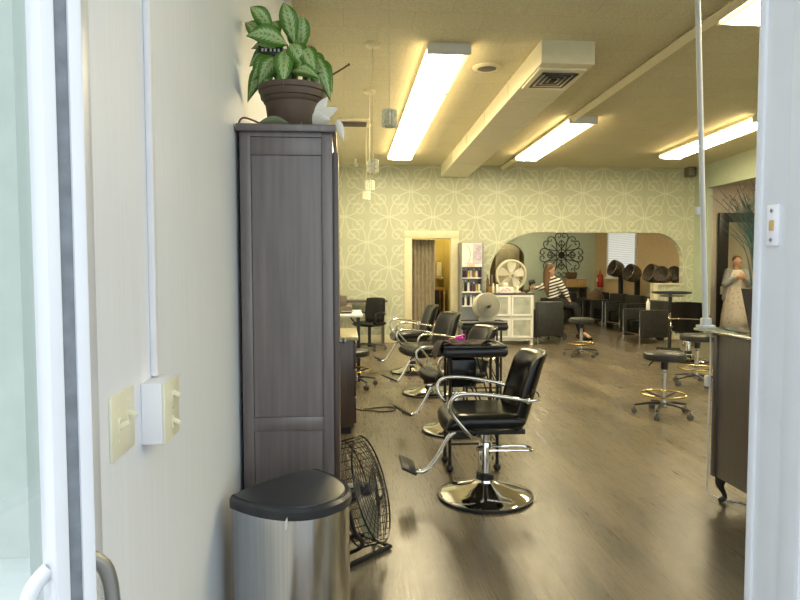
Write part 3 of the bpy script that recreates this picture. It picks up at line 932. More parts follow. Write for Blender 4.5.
def styling_chair(label, loc, rz, group='styling chairs'):
    t = thing('styling_chair', label, 'salon chair', loc, rz, group)
    MB().lathe([(.285, .004), (.29, .018), (.275, .028), (.18, .052), (.09, .085), (.062, .10), (.058, .115)], 48).build('base', 'chrome', t)
    MB().lathe([(.292, 0), (.301, .004), (.301, .016), (.289, .02)], 48).build('base_ring', 'blackp', t)
    cl = MB().lathe([(.044, .10), (.044, .34), (.04, .35), (.03, .352), (.03, .43)], 24).build('column', 'chrome', t)
    MB().lathe([(.052, .105), (.056, .115), (.056, .15), (.047, .16)], 20).build('boot', 'blackp', cl)
    pl = MB().tube(bez([(0, -.03, .30), (.10, -.045, .305), (.26, -.05, .30), (.30, -.02, .295), (.30, .02, .295), (.26, .05, .30), (.10, .045, .305), (0, .03, .30)], 4), .008, 8).build('pump_lever', 'chrome', t)
    MB().tube([(-.06, -.05, .315), (-.02, -.03, .32), (-.02, .03, .32)], .016, 8).build('pivot', 'chrome', pl)
    MB().box((.30, .26, .035), (-.02, 0, .445), .006).box((.42, .04, .03), (-.0, .15, .452), .004).box((.42, .04, .03), (0, -.15, .452), .004).build('seat_frame', 'blackp', t)
    def seat(u, v, d):
        drop = -.05 * max(0, (-u - .12) / .12) ** 2 if u < -.12 else 0
        side = .012 * (abs(v) / .25) ** 2
        return (u - .04, v, .512 + d + drop * .6 + side)
    MB().pillow(.50, .50, .115, seat, e=8).build('seat', 'black', t)
    def back(u, v, d):
        z = .69 + v
        lean = .20 + .13 * ((z - .46) / .46) + .05 * max(0, (z - .84) / .08) ** 2 * .5
        return (lean - .075 * (u / .24) ** 2 + d, u, z)
    MB().pillow(.46, .48, .08, back, e=8, nu=16, nv=16).build('backrest', 'black', t)
    for sg in (1, -1):
        ar = MB().tube(bez([(.20, .245 * sg, .655), (.10, .27 * sg, .68), (-.10, .285 * sg, .71), (-.22, .285 * sg, .705), (-.265, .285 * sg, .66), (-.25, .275 * sg, .59), (-.15, .265 * sg, .47), (-.11, .22 * sg, .445), (-.09, .15 * sg, .445)], 5), .0125, 10).build('armrest', 'chrome', t)
        MB().ball((.205, .238 * sg, .655), .02, 10).build('joint', 'chrome', ar)
    MB().tube(bez([(.19, -.24, .655), (.265, -.235, .66), (.305, -.12, .67), (.315, 0, .67), (.305, .12, .67), (.265, .235, .66), (.19, .24, .655)], 5), .009, 8).build('back_band', 'chrome', t)
    ft = MB().tube(bez([(-.12, -.0, .44), (-.22, 0, .40), (-.30, 0, .27), (-.365, 0, .185), (-.42, 0, .165), (-.49, 0, .19)], 5), .014, 10).build('footrest', 'chrome', t)
    MB().box((.10, .26, .018), (-.49, 0, .21), .006, (0, .45, 0)).build('foot_plate', 'blackp', ft)
    return t


GL = 'styling chairs'
ch = styling_chair('black salon chair with chrome base in the foreground, nearest the camera', (.875, 3.86, 0), -.02)
copy_tree(ch, 'second black salon chair from the camera, half hidden behind the black tray trolley', (.967, 5.475, 0), .22)
copy_tree(ch, 'third black salon chair from the camera in the row', (.945, 7.13, 0), .34)
copy_tree(ch, 'farthest black salon chair of the row, before the curtained doorway', (.913, 8.60, 0), .10)
copy_tree(ch, 'black salon chair with its back turned, between the tray stand and the white pole', (5.24, 9.2, 0), PI + .95)


def trolley(label, loc, rz):
    t = thing('tray_trolley', label, 'trolley', loc, rz, 'black tray trolleys')
    tb = MB()
    tb.box((.47, .36, .075), (0, 0, .855), .034, seg=4)
    tb.build('tray', 'blackp', t)
    rim = [(.215 * cx, .165 * cy, .893) for cx, cy in ((-1, -1), (-.5, -1.02), (.5, -1.02), (1, -1), (1.02, 0), (1, 1), (.5, 1.02), (-.5, 1.02), (-1, 1), (-1.02, 0))]
    MB().tube(rim, .010, 8, closed=True).build('tray_rim', 'blackp', t)
    for sx in (-.17, .17):
        for sy in (-.11, .11):
            lg = MB().tube([(sx, sy, .85), (sx, sy, .07)], .011, 8).build('leg', 'blackp', t)
            MB().ball((sx, sy, .028), .028, 12).cyl((sx, sy, .05), (sx, sy, .08), .014, seg=10).build('caster', 'blackp', lg)
    MB().b2(-.16, .02, -.10, .10, .60, .80, .012).build('bin', 'black', t)
    for sy in (-.11, .11):
        MB().tube([(.05, sy, .84), (.17, sy, .42)], .006, 6).tube([(-.0, sy, .62), (.17, sy, .22)], .006, 6).build('brace', 'blackp', t)
    MB().tube([(-.17, -.11, .2), (.17, -.11, .2), (.17, .11, .2), (-.17, .11, .2)], .008, 6, closed=True).build('lower_frame', 'blackp', t)
    return t
tr1 = trolley('black tray trolley holding a dark cloth, behind the foreground chair', (.90, 4.45, 0), 0)
tr2 = copy_tree(tr1, 'black tray trolley carrying a round white fan, further back in the row', (1.38, 6.25, 0), -.05)
# cape and clip on tray
cp = MB()
N_ = 18
gr = []
for i in range(N_ + 1):
    row = []
    for jx in range(N_ + 1):
        u, v = i / N_, jx / N_
        x = -.275 + .43 * u; y = -.16 + .26 * v
        z = .906 + .018 * math.sin(9 * u + 4 * v) * math.sin(7 * v + 2) + .012 * math.sin(17 * u - 6 * v)
        if x < -.24:
            z -= (-.24 - x) * 2.5
        row.append((x, y, max(z, .905) if x > -.24 else z))
    gr.append(row)
for dz in (0, .004):
    vr = [[cp.bm.verts.new((p[0], p[1], p[2] + dz)) for p in r] for r in gr]
    for a_, b_ in zip(vr, vr[1:]):
        for i in range(N_):
            cp.bm.faces.new((a_[i], a_[i + 1], b_[i + 1], b_[i]))
co = cp.build('salon_cape', 'cloth', sharp=3)
co.location = (.90, 4.45, .003)
tag(co, 'crumpled dark maroon cloth lying on the nearer tray trolley', 'cloth')
pk = thing('hair_clip', 'bright magenta hair clip on the dark cloth', 'hair clip', (.80, 4.33, .938))
MB().box((.07, .025, .02), (0, 0, .01), .006, (0, .1, .3)).build('jaw', 'pink', pk)
MB().box((.07, .02, .012), (.0, .004, .028), .004, (0, -.25, .3)).build('lever', 'pink', pk)
MB().box((.04, .02, .012), (-.06, -.01, .008), .004, (0, 0, .5)).build('tip', 'red', pk)


def round_fan(label, loc, R, zc, back, rz, name='table_fan', tilt=0.0, cat='fan'):
    t = thing(name, label, cat, loc, rz)
    MB().box((R * 1.1, R * .7, .03), (0, 0, .015), .012).build('base', 'fanw', t)
    MB().box((.05, .05, max(.03, zc - R + .05)), (0, .05, max(.03, zc - R + .05) / 2 + .01), .01).build('stand', 'fanw', t)
    rot = Euler((tilt, 0, 0)).to_matrix()
    c0 = Vector((0, 0, zc))
    def Q(r, a, d):
        return c0 + rot @ Vector((r * math.cos(a), d, r * math.sin(a)))
    sh = MB()
    for d0, d1, r0, r1 in ((-.05, .05, R * .95, R * .95),):
        rg = [[Q(r, 2 * PI * k / 40, d) for k in range(40)] for r, d in ((R * .93, -.05), (R, -.045), (R, .045), (R * .93, .05))]
        sh.rings(rg, caps=False)
        rg = [[Q(r, 2 * PI * k / 40, d) for k in range(40)] for r, d in ((R * .93, .05), (R * .9, .04), (R * .9, -.04), (R * .93, -.05))]
        sh.rings(rg, caps=False)
    sh.build('shroud', 'fanw', t)
    if back:
        gm = MB()
        prof = []
        kk = 9
        for i in range(kk + 1):
            r = R * (.94 - .82 * i / kk)
            d = -.05 - .06 * (i / kk)
            prof += [(r, d), (r - R * .03, d - .022), (r - R * .055, d - .004)]
        gm.rings([[Q(r, 2 * PI * k / 36, d + .012) for k in range(36)] for r, d in prof[::3]])
        gm.build('rear_housing', 'printer', t)
        for r, d in prof[::3]:
            MB().tube([Q(r, 2 * PI * k / 36, d) for k in range(36)], R * .03, 6, closed=True).build('rear_ring', 'fanw', t)
        MB().tube([Q(R * .22, 3.6, -.11), Q(R * .22, 3.6, -.135)], R * .11, 14).build('dark_knob', 'blackp', t)
    else:
        gm = MB()
        for i in range(9):
            r = R * (.2 + .085 * i)
            gm.tube([Q(r, 2 * PI * k / 32, -.055 - .012 * (1 - r / R)) for k in range(32)], .003, 4, closed=True)
        for i in range(16):
            a = 2 * PI * i / 16
            gm.tube([Q(R * .15, a, -.068), Q(R * .92, a + .35, -.05)], .0028, 4)
        gm.build('front_grille', 'fanw', t)
        hb = MB().tube([Q(0, 0, -.075), Q(0, 0, -.03)], R * .18, 20).build('hub', 'fanw', t)
        MB().tube([Q(0, 0, -.08), Q(0, 0, -.074)], R * .09, 16).build('badge', 'greyp', hb)
        for k in range(5):
            a0 = 2 * PI * k / 5 + .3
            q = MB()
            rg = []
            for r, wd in ((.12, .22), (.35, .42), (.65, .40), (.84, .30)):
                rg.append([Q(R * r, a0 + s_ * wd * (1 if r > .3 else 1.4) , -.005 + .02 * s_ + off) for s_, off in ((-1, 0), (0, 0), (1, 0), (1, .006), (0, .006), (-1, .006))])
            q.rings(rg)
            q.build('blade', 'unit', t)
        MB().tube([Q(R * .9, 0, .04), Q(R * .1, 0, .045)], .006, 4).tube([Q(R * .9, PI, .04), Q(R * .1, PI, .045)], .006, 4).tube([Q(R * .9, PI / 2, .04), Q(R * .1, PI / 2, .045)], .006, 4).tube([Q(R * .9, -PI / 2, .04), Q(R * .1, -PI / 2, .045)], .006, 4).build('rear_grille', 'fanw', t)
    return t
round_fan('small round white fan with ribbed back on the farther tray trolley', (1.42, 6.25, .903), .135, .15, True, .15, tilt=-.12)


def office_chair(label, loc, rz):
    t = thing('office_chair', label, 'office chair', loc, rz)
    star_base(t, .28, 'blackp', .075)
    MB().lathe([(.028, .1), (.028, .42)], 14).build('gas_lift', 'blackp', t)
    MB().pillow(.46, .46, .09, lambda u, v, d: (u, v, .46 + d), e=8).build('seat', 'black', t)
    MB().pillow(.42, .46, .07, lambda u, v, d: (.20 + .10 * (v + .2) - .06 * (u / .22) ** 2 + d, u, .68 + v), e=8).build('backrest', 'black', t)
    for sg in (1, -1):
        MB().tube(bez([(.2, .2 * sg, .62), (.05, .26 * sg, .66), (-.16, .27 * sg, .65), (-.18, .26 * sg, .55), (-.05, .22 * sg, .43)], 4), .014, 8).build('armrest', 'blackp', t)
    return t
office_chair('black office chair on casters by the far left corner', (.42, 11.0, 0), .9)


def stool(label, loc, zs=.62, rs=.20, group='rolling stools', rz=0.0):
    t = thing('rolling_stool', label, 'stool', loc, rz, group)
    star_base(t, .27, 'blackp', .09, hubmat='chrome', phase=.25)
    MB().lathe([(.026, .10), (.026, zs - .2), (.019, zs - .195), (.019, zs - .08)], 16).build('column', 'chrome', t)
    MB().lathe([(.034, zs - .17), (.034, zs - .10)], 16).build('collar', 'blackp', t)
    MB().tube(bez([(0, 0, zs - .08), (-.10, 0, zs - .085), (-.17, -.02, zs - .13)], 4), .007, 6).build('height_lever', 'blackp', t)
    fr_ = MB().ring((0, 0, .205), .205, .011, seg=36, tseg=8).build('foot_ring', 'brass', t)
    m = MB()
    for k in range(4):
        a = PI / 2 * k + .5
        m.tube([(.02 * math.cos(a), .02 * math.sin(a), .17), (.2 * math.cos(a), .2 * math.sin(a), .203)], .009, 6)
    m.build('ring_spoke', 'blackp', fr_)
    MB().lathe([(.02, zs - .085), (rs - .03, zs - .08), (rs - .005, zs - .07), (rs, zs - .04), (rs - .006, zs - .015), (rs - .03, zs), (.04, zs + .003), (.005, zs + .003)], 36).build('seat', 'charcoal', t)
    return t
so = stool('black round rolling stool with brass foot ring in the open floor, nearest stool', (3.10, 5.86, 0))
copy_tree(so, 'rolling stool standing before the seated woman in striped top', (3.82, 9.9, 0), 1.1)
copy_tree(so, 'rolling stool half hidden behind the reception desk corner', (4.30, 7.35, 0), .6)
stool('low rolling stool peeking out behind the dark station cabinet', (.10, 7.3 + .32, 0), .45, .19)
cb = MB().tube(bez([(.08, 6.42, .006), (.16, 6.30, .006), (.26, 6.28, .006), (.36, 6.22, .006), (.50, 6.28, .006), (.46, 6.42, .006), (.30, 6.40, .006), (.22, 6.31, .016), (.18, 6.36, .006)], 6), .006, 6).build('extension_cable', 'cordm')
tag(cb, 'black power cord looped on the floor beside the stations', 'cord')

# ------------------------------------------------------------------ curtained doorway
cu = MB()
rows = []
for z in (1.98, 1.5, 1.0, .5, .03):
    rows.append([(1.29 + .46 * k / 60, 12.24 + .030 * math.sin(k * .62) + .012 * math.sin(k * .23 + z * 1.4), z) for k in range(61)])
for o in (0, .006):
    vr = [[cu.bm.verts.new((p[0], p[1] + o, p[2])) for p in r] for r in rows]
    for a_, b_ in zip(vr, vr[1:]):
        for i in range(60):
            cu.bm.faces.new((a_[i], a_[i + 1], b_[i + 1], b_[i]))
ct = thing('curtain', 'taupe curtain hanging in the cream doorway', 'curtain')
cu.build('cloth_panel', 'curtain', ct, sharp=3)
MB().cyl((1.15, 12.24, 2.02), (2.15, 12.24, 2.02), .012, seg=10).build('rod', 'greym', ct)
hs = thing('storage_shelf', 'black storage shelf in the ochre store room', 'shelf', (1.93, 13.55, 0))
MB().b2(-.18, .18, -.2, .2, 0, .30, .004).build('oak_base', 'oak', hs)
MB().b2(-.2, .08, -.2, .2, .30, .95, .004).build('cupboard', 'blackp', hs)
MB().b2(-.15, .2, -.2, .2, .95, 1.0, .003).b2(.17, .2, -.2, .2, .30, .95, .002).b2(-.2, .2, -.2, .2, 1.2, 1.22, .002).b2(-.2, -.18, -.2, .2, .95, 1.2, .002).build('frame', 'oak', hs)
for i, (x, lab) in enumerate(((1.91, 'left of two cream towels hanging on the ochre wall'), (2.08, 'right of two cream towels hanging on the ochre wall'))):
    tw = thing('hanging_towel', lab, 'towel', (x, 13.88, 1.55), group='towels in the store room')
    MB().pillow(.13, .42, .05, lambda u, v, d: (u * (.9 - v * .6), d - .03, v - .2), e=4, nu=8, nv=10).build('cloth', 'cream', tw)
    MB().tube([(0, .02, .02), (0, -.05, .02), (0, -.06, .045)], .006, 6).build('hook', 'greym', tw)

# ------------------------------------------------------------------ retail rack
rk = thing('retail_rack', 'narrow grey retail rack of hair products beside the doorway', 'rack', (2.37, 11.80, 0))
MB().b2(-.215, -.185, -.15, .16, 0, 1.9).b2(.185, .215, -.15, .16, 0, 1.9).b2(-.19, .19, .13, .16, 0, 1.9).build('frame', 'greym', rk)
SH = [.12, .42, .72, .985, 1.25]
for z in SH:
    MB().b2(-.19, .19, -.15, .14, z - .02, z).build('shelf', 'unit', rk)
po = MB().b2(-.19, .19, -.155, -.145, 1.45, 1.89).build('poster', 'paperw', rk)
m = MB()
m.tube(bez([(-.12, -.158, 1.86), (-.06, -.158, 1.80), (-.035, -.158, 1.68), (-.06, -.158, 1.56), (-.15, -.158, 1.50)], 5), .010, 4, scale_y=.3)
m.build('curved_mark', 'greyp', po)
m = MB()
m.b2(.01, .185, -.1575, -.155, 1.50, 1.88)
m.build('lilac_panel', 'lilac', po)
m = MB()
for dx in (0,):
    m.tube([(.07, -.160, 1.86), (.07, -.160, 1.62), (.09, -.160, 1.58), (.14, -.160, 1.58), (.165, -.160, 1.62), (.165, -.160, 1.86)], .009, 4, scale_y=.3)
m.tube(bez([(.095, -.160, 1.84), (.145, -.160, 1.82), (.095, -.160, 1.79), (.145, -.160, 1.76), (.095, -.160, 1.73), (.145, -.160, 1.70), (.10, -.160, 1.67), (.14, -.16, 1.64)], 4), .008, 4, scale_y=.3)
m.build('scroll_lettering', 'greyp', po)
m = MB(); m.b2(-.10, .05, -.1572, -.155, 1.452, 1.53); m.build('blush_patch', 'blush', po)


def bottle(name, label, cat, loc, h, r, mat, capmat, group):
    t = thing(name, label, cat, loc, group=group)
    MB().lathe([(r * .95, 0), (r, h * .03), (r, h * .66), (r * .75, h * .76), (r * .4, h * .80), (r * .4, h * .84)], 14).build('body', mat, t)
    MB().lathe([(r * .5, h * .82), (r * .5, h), (r * .3, h)], 12).build('cap', capmat, t)
    return t
pal = ['purple', 'gold', 'blackp', 'fanw', 'paperw', 'amber', 'teal', 'unit', 'charcoal', 'olive', 'magenta']
cname = dict(purple='plum', gold='yellow', blackp='black', fanw='cream', paperw='white', amber='amber', teal='teal', unit='off-white', charcoal='charcoal', olive='olive', magenta='pink')
shelf_name = {.72: 'fourth', .985: 'third', 1.25: 'second'}
order = ['first', 'second', 'third', 'fourth', 'fifth', 'sixth', 'seventh']
rows_ = {1.25: ['blackp', 'purple', 'gold', 'paperw', 'amber', 'unit', 'purple'], .985: ['gold', 'blackp', 'unit', 'purple', 'purple', 'gold', 'paperw'], .72: ['charcoal', 'paperw', 'blackp', 'paperw', 'paperw', 'teal', 'teal']}
for z, cols in rows_.items():
    for i, cmat in enumerate(cols):
        bottle('product_bottle', '%s product bottle, %s from left on the %s row of the retail rack' % (cname[cmat], order[i], {1.25: 'top', .985: 'middle', .72: 'lower'}[z]), 'bottle', (2.37 - .155 + .052 * i, 11.73 + .02 * (i % 2), z + .002), random.uniform(.15, .215), random.uniform(.018, .024), cmat, random.choice(['blackp', 'paperw', 'greym']), 'products on the retail rack')

# ------------------------------------------------------------------ white storage unit
su = thing('storage_unit', 'white storage unit with four frosted glass doors beside the retail rack', 'cabinet', (3.045, 11.62, 0))
su.scale = (.94, 1, 1)
b = MB()
b.b2(-.47, -.44, -.2, .2, .08, .93, .003).b2(.44, .47, -.2, .2, .08, .93, .003).b2(-.015, .015, -.2, .2, .1, .93).b2(-.47, .47, -.2, .2, .08, .13, .003).b2(-.45, .45, -.19, .2, .50, .53).b2(-.45, .45, .18, .2, .1, .93)
b.build('carcass', 'unit', su)
MB().b2(-.48, .48, -.21, .21, .93, .965, .003).build('top', 'desk', su)
for sx in (-.44, .44):
    for sy in (-.17, .17):
        MB().b2(sx - .025, sx + .025, sy - .025, sy + .025, 0, .08).build('foot', 'unit', su)
for sx in (-.23, .23):
    for z0, z1 in ((.135, .495), (.54, .925)):
        d = MB().b2(sx - .21, sx - .175, -.225, -.202, z0, z1).b2(sx + .175, sx + .21, -.225, -.202, z0, z1).b2(sx - .18, sx + .18, -.225, -.202, z0, z0 + .035).b2(sx - .18, sx + .18, -.225, -.202, z1 - .035, z1).build('door', 'unit', su)
        MB().b2(sx - .185, sx + .185, -.216, -.210, z0 + .03, z1 - .03).build('glass', 'frost', d)
round_fan('large round white fan standing on the white storage unit', (3.13, 11.70, .965), .30, .325, False, .12, tilt=.1)
tb = thing('tissue_box', 'white and pink tissue box before the large fan', 'tissue box', (2.97, 11.475, .965))
MB().box((.26, .13, .11), (0, 0, .055), .006).build('box', 'paperw', tb)
m = MB()
for x, z in ((-.06, .07), (-.02, .05), (.03, .075), (.06, .05), (.0, .09), (-.085, .045)):
    m.box((.035, .004, .02), (x, -.067, z), .004)
m.build('pink_print', 'magenta', tb)
q = MB(); petal(q, (0, 0, .105), (.02, .01, .19), .05); q.build('tissue', 'paperw', tb, sharp=3)
wb = 'bottles on the white storage unit'
bottle('lotion_bottle', 'white bottle right of the tissue box on the storage unit', 'bottle', (3.19, 11.48, .965), .16, .022, 'paperw', 'paperw', wb)
bottle('lotion_bottle', 'tall white bottle left of the tissue box on the storage unit', 'bottle', (2.81, 11.48, .965), .20, .028, 'paperw', 'blackp', wb)
bottle('lotion_bottle', 'cream bottle second left of the tissue box on the storage unit', 'bottle', (2.74, 11.50, .965), .18, .026, 'fanw', 'paperw', wb)
bottle('lotion_bottle', 'amber bottle at the left end of the storage unit top', 'bottle', (2.67, 11.46, .965), .15, .028, 'amber', 'blackp', wb)
for i, (x, lab) in enumerate(((2.68, 'left of two tall brown spray cans behind the bottles on the unit'), (2.76, 'right of two tall brown spray cans behind the bottles on the unit'))):
    bottle('spray_can', lab, 'spray can', (x, 11.70, .965), .34, .028, 'wicker', 'greym', wb)
bw_ = thing('small_bowl', 'small dark bowl on the right end of the storage unit', 'bowl', (3.37, 11.49, .965))
MB().lathe([(.03, 0), (.06, .03), (.07, .06), (.06, .06), (.02, .02)], 18).build('bowl', 'wicker', bw_)


# ------------------------------------------------------------------ box armchairs and dryers (facing local -X)
def box_chair(name, label, loc, rz, dryer=False, hood_z=1.28, group=None, wide=.62):
    t = thing(name, label, 'dryer chair' if dryer else 'armchair', loc, rz, group)
    MB().b2(-.30, .25, -wide / 2 + .09, wide / 2 - .09, .20, .44, .03).build('seat', 'black', t)
    MB().b2(.16, .34, -wide / 2 + .02, wide / 2 - .02, .15, .80, .03).build('backrest', 'charcoal', t)
    for sg in (1, -1):
        y = sg * (wide / 2 - .045)
        MB().b2(-.33, .30, y - .045, y + .045, .12, .64, .015).build('armrest', 'charcoal', t)
        MB().tube([(-.345, y, 0), (-.345, y, .63)], .010, 6).build('leg', 'chrome', t)
        MB().tube([(.30, y, 0), (.30, y, .14)], .012, 6).build('leg', 'chrome', t)
    MB().tube([(-.345, -wide / 2 + .045, .19), (-.345, wide / 2 - .045, .19)], .009, 6).build('front_bar', 'chrome', t)
    if dryer:
        MB().box((.09, .11, .62), (.28, 0, .95), .02).build('dryer_post', 'blackp', t)
        hd = MB()
        rg = []
        rot = Euler((0, .35, 0)).to_matrix()
        for r, d in ((.02, .20), (.10, .19), (.165, .14), (.195, .06), (.20, -.05), (.195, -.10), (.18, -.10), (.17, -.02), (.14, .09), (.03, .15)):
            rg.append([Vector((.13, 0, hood_z)) + rot @ Vector((d, r * math.cos(2 * PI * k / 28), r * math.sin(2 * PI * k / 28))) for k in range(28)])
        hd.rings(rg)
        h = hd.build('hood', 'hood', t)
        MB().box((.07, .12, .08), (.33, 0, hood_z - .02), .02).build('control_box', 'blackp', h)
        MB().ring((.045, 0, hood_z + .03), .19, .008, 'X', 28, 6, Euler((0, .35, 0)).to_matrix()).build('hood_rim', 'steel', h)
    return t


gD = 'hooded dryer chairs'
dry_spots = [((6.35, 14.66, 0), 0.10, 1.40, 'hooded dryer chair before the window blind, farthest of the row'),
             ((6.35, 13.78, 0), 0.15, 1.30, 'hooded dryer chair standing alone right of the window'),
             ((6.42, 12.95, 0), 0.15, 1.30, 'hooded dryer chair left of the pair behind the low papered wall')]
for i, (l, a, hz, lab) in enumerate(dry_spots):
    box_chair('dryer_chair', lab, l, a, True, hz, gD, .66)


def wall_dryer(label, x, y):
    t = thing('hood_dryer', label, 'hair dryer', (x, y, 0), .6, 'stand hair dryers')
    MB().lathe([(.14, 0), (.14, .02), (.03, .04), (.022, .06)], 24).build('base', 'blackp', t)
    MB().cyl((0, 0, .05), (0, 0, 1.12), .018, seg=10).build('pole', 'greym', t)
    MB().rings([[Vector((.0, 0, 1.28)) + Euler((0, .3, 0)).to_matrix() @ Vector((d, r * math.cos(2 * PI * k / 28), r * math.sin(2 * PI * k / 28))) for k in range(28)] for r, d in ((.02, .19), (.10, .17), (.145, .12), (.16, .02), (.16, -.10), (.15, -.10), (.135, .0), (.03, .12))]).build('hood', 'hood', t)
    MB().box((.08, .10, .10), (0, 0, 1.12), .02).build('bracket', 'blackp', t)
wall_dryer('hooded stand dryer, second from right above the low papered wall', 6.42, 12.26)
wall_dryer('rightmost hooded stand dryer, against the opening edge', 6.745, 12.38)
for l, lab in (((6.35, 15.80, 0), 'black box armchair left of the farthest hooded dryer'), ((5.50, 15.85, 0), 'black box armchair nearest the rear green wall')):
    box_chair('armchair', lab, l, 0 if l[0] > 6 else .2, False, group='black box armchairs', wide=.72)
box_chair('armchair', 'black leatherette armchair right of the white storage unit', (3.80, 11.72, 0), -PI / 2, False, group='black box armchairs', wide=.54)
tbag = tag(MB().rings([[(.22 * math.cos(2 * PI * k / 10) * s_, .165 * math.sin(2 * PI * k / 10) * s_, z) for k in range(10)] for s_, z in ((1, 0), (.95, .1), (.55, .2), (.12, .27))]).build('brown_bag', 'wicker'), 'brown slumped bag on the low black table beside the extinguisher', 'bag')
tbag.location = (6.22, 15.20, .64)
lt = thing('low_table', 'low black table between the box armchair and the farthest dryer chair', 'table', (6.25, 15.21, 0))
MB().box((.5, .36, .03), (0, 0, .623), .005).build('tabletop', 'blackp', lt)
for sx in (-.22, .22):
    for sy in (-.15, .15):
        MB().box((.025, .025, .61), (sx, sy, .305)).build('leg', 'blackp', lt)
pw = box_chair('armchair', 'black chair with chrome front frame beside the low papered wall', (5.75, 11.55, 0), .15, False, group='black box armchairs', wide=.62)
bottle('spray_bottle', 'white spray bottle on the arm of the chair by the low wall', 'bottle', (5.62, 11.27, .643), .21, .035, 'paperw', 'paperw', None)

# fire extinguisher
fe = thing('fire_extinguisher', 'red fire extinguisher on the tan wall left of the window', 'fire extinguisher', (6.84, 16.45, .9))
MB().lathe([(.06, 0), (.075, .02), (.075, .30), (.05, .35), (.025, .37)], 20).build('cylinder', 'red', fe)
MB().lathe([(.02, .37), (.025, .42), (.01, .44)], 12).build('valve', 'greym', fe)
MB().tube([(0, -.02, .43), (-.02, -.09, .45)], .010, 6).tube([(0, -.02, .41), (-.02, -.08, .40)], .008, 6).build('handle', 'greym', fe)
MB().box((.002, .08, .10), (-.076, -.0, .2), 0).build('instruction_label', 'paperw', fe)
MB().b2(.05, .08, -.03, .03, .1, .3).build('bracket', 'greym', fe)

# rear desk and things on it
rd = thing('rear_desk', 'small dark table under the iron wall ornament', 'table', (6.15, 16.72, 0))
MB().box((.75, .45, .04), (0, 0, .88), .005).build('tabletop', 'cabdark', rd)
for sx in (-.33, .33):
    MB().box((.05, .4, .86), (sx, 0, .43)).build('side_leg', 'cabdark', rd)
ob = thing('wooden_box', 'light wooden box on the small dark rear table', 'box', (6.22, 16.66, .90))
MB().b2(-.27, .27, -.16, .16, 0, .2, .004).build('body', 'oak', ob)
MB().b2(-.28, .28, -.17, .17, .2, .225, .004).build('lid', 'oak', ob)
MB().box((.04, .01, .03), (0, -.165, .17)).build('clasp', 'greym', ob)
bk = thing('basket', 'dark wicker basket on top of the light wooden box', 'basket', (6.12, 16.66, 1.125))
MB().lathe([(.10, 0), (.14, .02), (.16, .16), (.15, .16), (.12, .03)], 20).build('body', 'wicker', bk)
MB().ring((0, 0, .16), .155, .012, seg=24).build('rim', 'wicker', bk)

# wall ornament
wo = thing('wall_ornament', 'large round scrolled iron ornament on the rear green wall', 'wall art', (5.95, 16.97, 1.77))
m = MB()
for k in range(8):
    a = 2 * PI * k / 8
    rot = Matrix.Rotation(a, 3, 'Y')
    for sg in (1, -1):
        # outer petal: half a heart whose tip curls back inwards
        pts = bez([(0, 0, .17), (.10 * sg, 0, .30), (.185 * sg, 0, .44), (.15 * sg, 0, .57), (.05 * sg, 0, .60), (.02 * sg, 0, .52), (.07 * sg, 0, .48), (.10 * sg, 0, .51)], 5)
        m.tube([rot @ p for p in pts], .010, 5)
    m.tube([rot @ Vector((0, 0, .06)), rot @ Vector((0, 0, .40))], .010, 5)
    if k % 2 == 0:
        for sg in (1, -1):
            pts = bez([(0, 0, .40), (.06 * sg, 0, .36), (.075 * sg, 0, .29), (.04 * sg, 0, .26), (.025 * sg, 0, .30)], 5)
            m.tube([rot @ p for p in pts], .009, 5)
m.build('scrollwork', 'iron', wo)
m = MB()
for k in range(12):
    a = 2 * PI * k / 12
    m.ball((.06 * math.cos(a), -.01, .06 * math.sin(a)), .034, 8, (1, .4, 1))
m.ball((0, -.02, 0), .045, 10, (1, .5, 1))
m.build('rosette', 'iron', wo)
MB().ring((0, 0, 0), .15, .011, 'Y', 32, 5).build('inner_ring', 'iron', wo)

# tray stand at right
ts = thing('tray_stand', 'black flat tray on a post before the low papered wall', 'tray stand', (5.47, 10.15, 0))
MB().rings([[(.30 * math.copysign(abs(math.cos(a)) ** .6, math.cos(a)) * s_, .22 * math.copysign(abs(math.sin(a)) ** .6, math.sin(a)) * s_, z) for a in [2 * PI * k / 28 for k in range(28)]] for s_, z in ((.7, .985), (1, 1.0), (1.0, 1.03), (.94, 1.03), (.9, 1.01))]).build('tray', 'blackp', ts)
MB().cyl((-.02, 0, .04), (-.02, 0, .99), .030, seg=14).build('post', 'charcoal', ts)
MB().box((.36, .12, .025), (0, 0, .955), .008).build('under_bar', 'greym', ts)
for k in range(4):
    a = PI / 2 * k + .4
    lg = MB().tube([(-.02, 0, .06), (-.02 + .25 * math.cos(a), .25 * math.sin(a), .05)], [.022, .014], 8).build('leg', 'blackp', ts)
    MB().tube([(-.02 + .25 * math.cos(a) - .01, .25 * math.sin(a), .025), (-.02 + .25 * math.cos(a) + .01, .25 * math.sin(a), .025)], .025, 12).build('caster', 'rubber', lg)

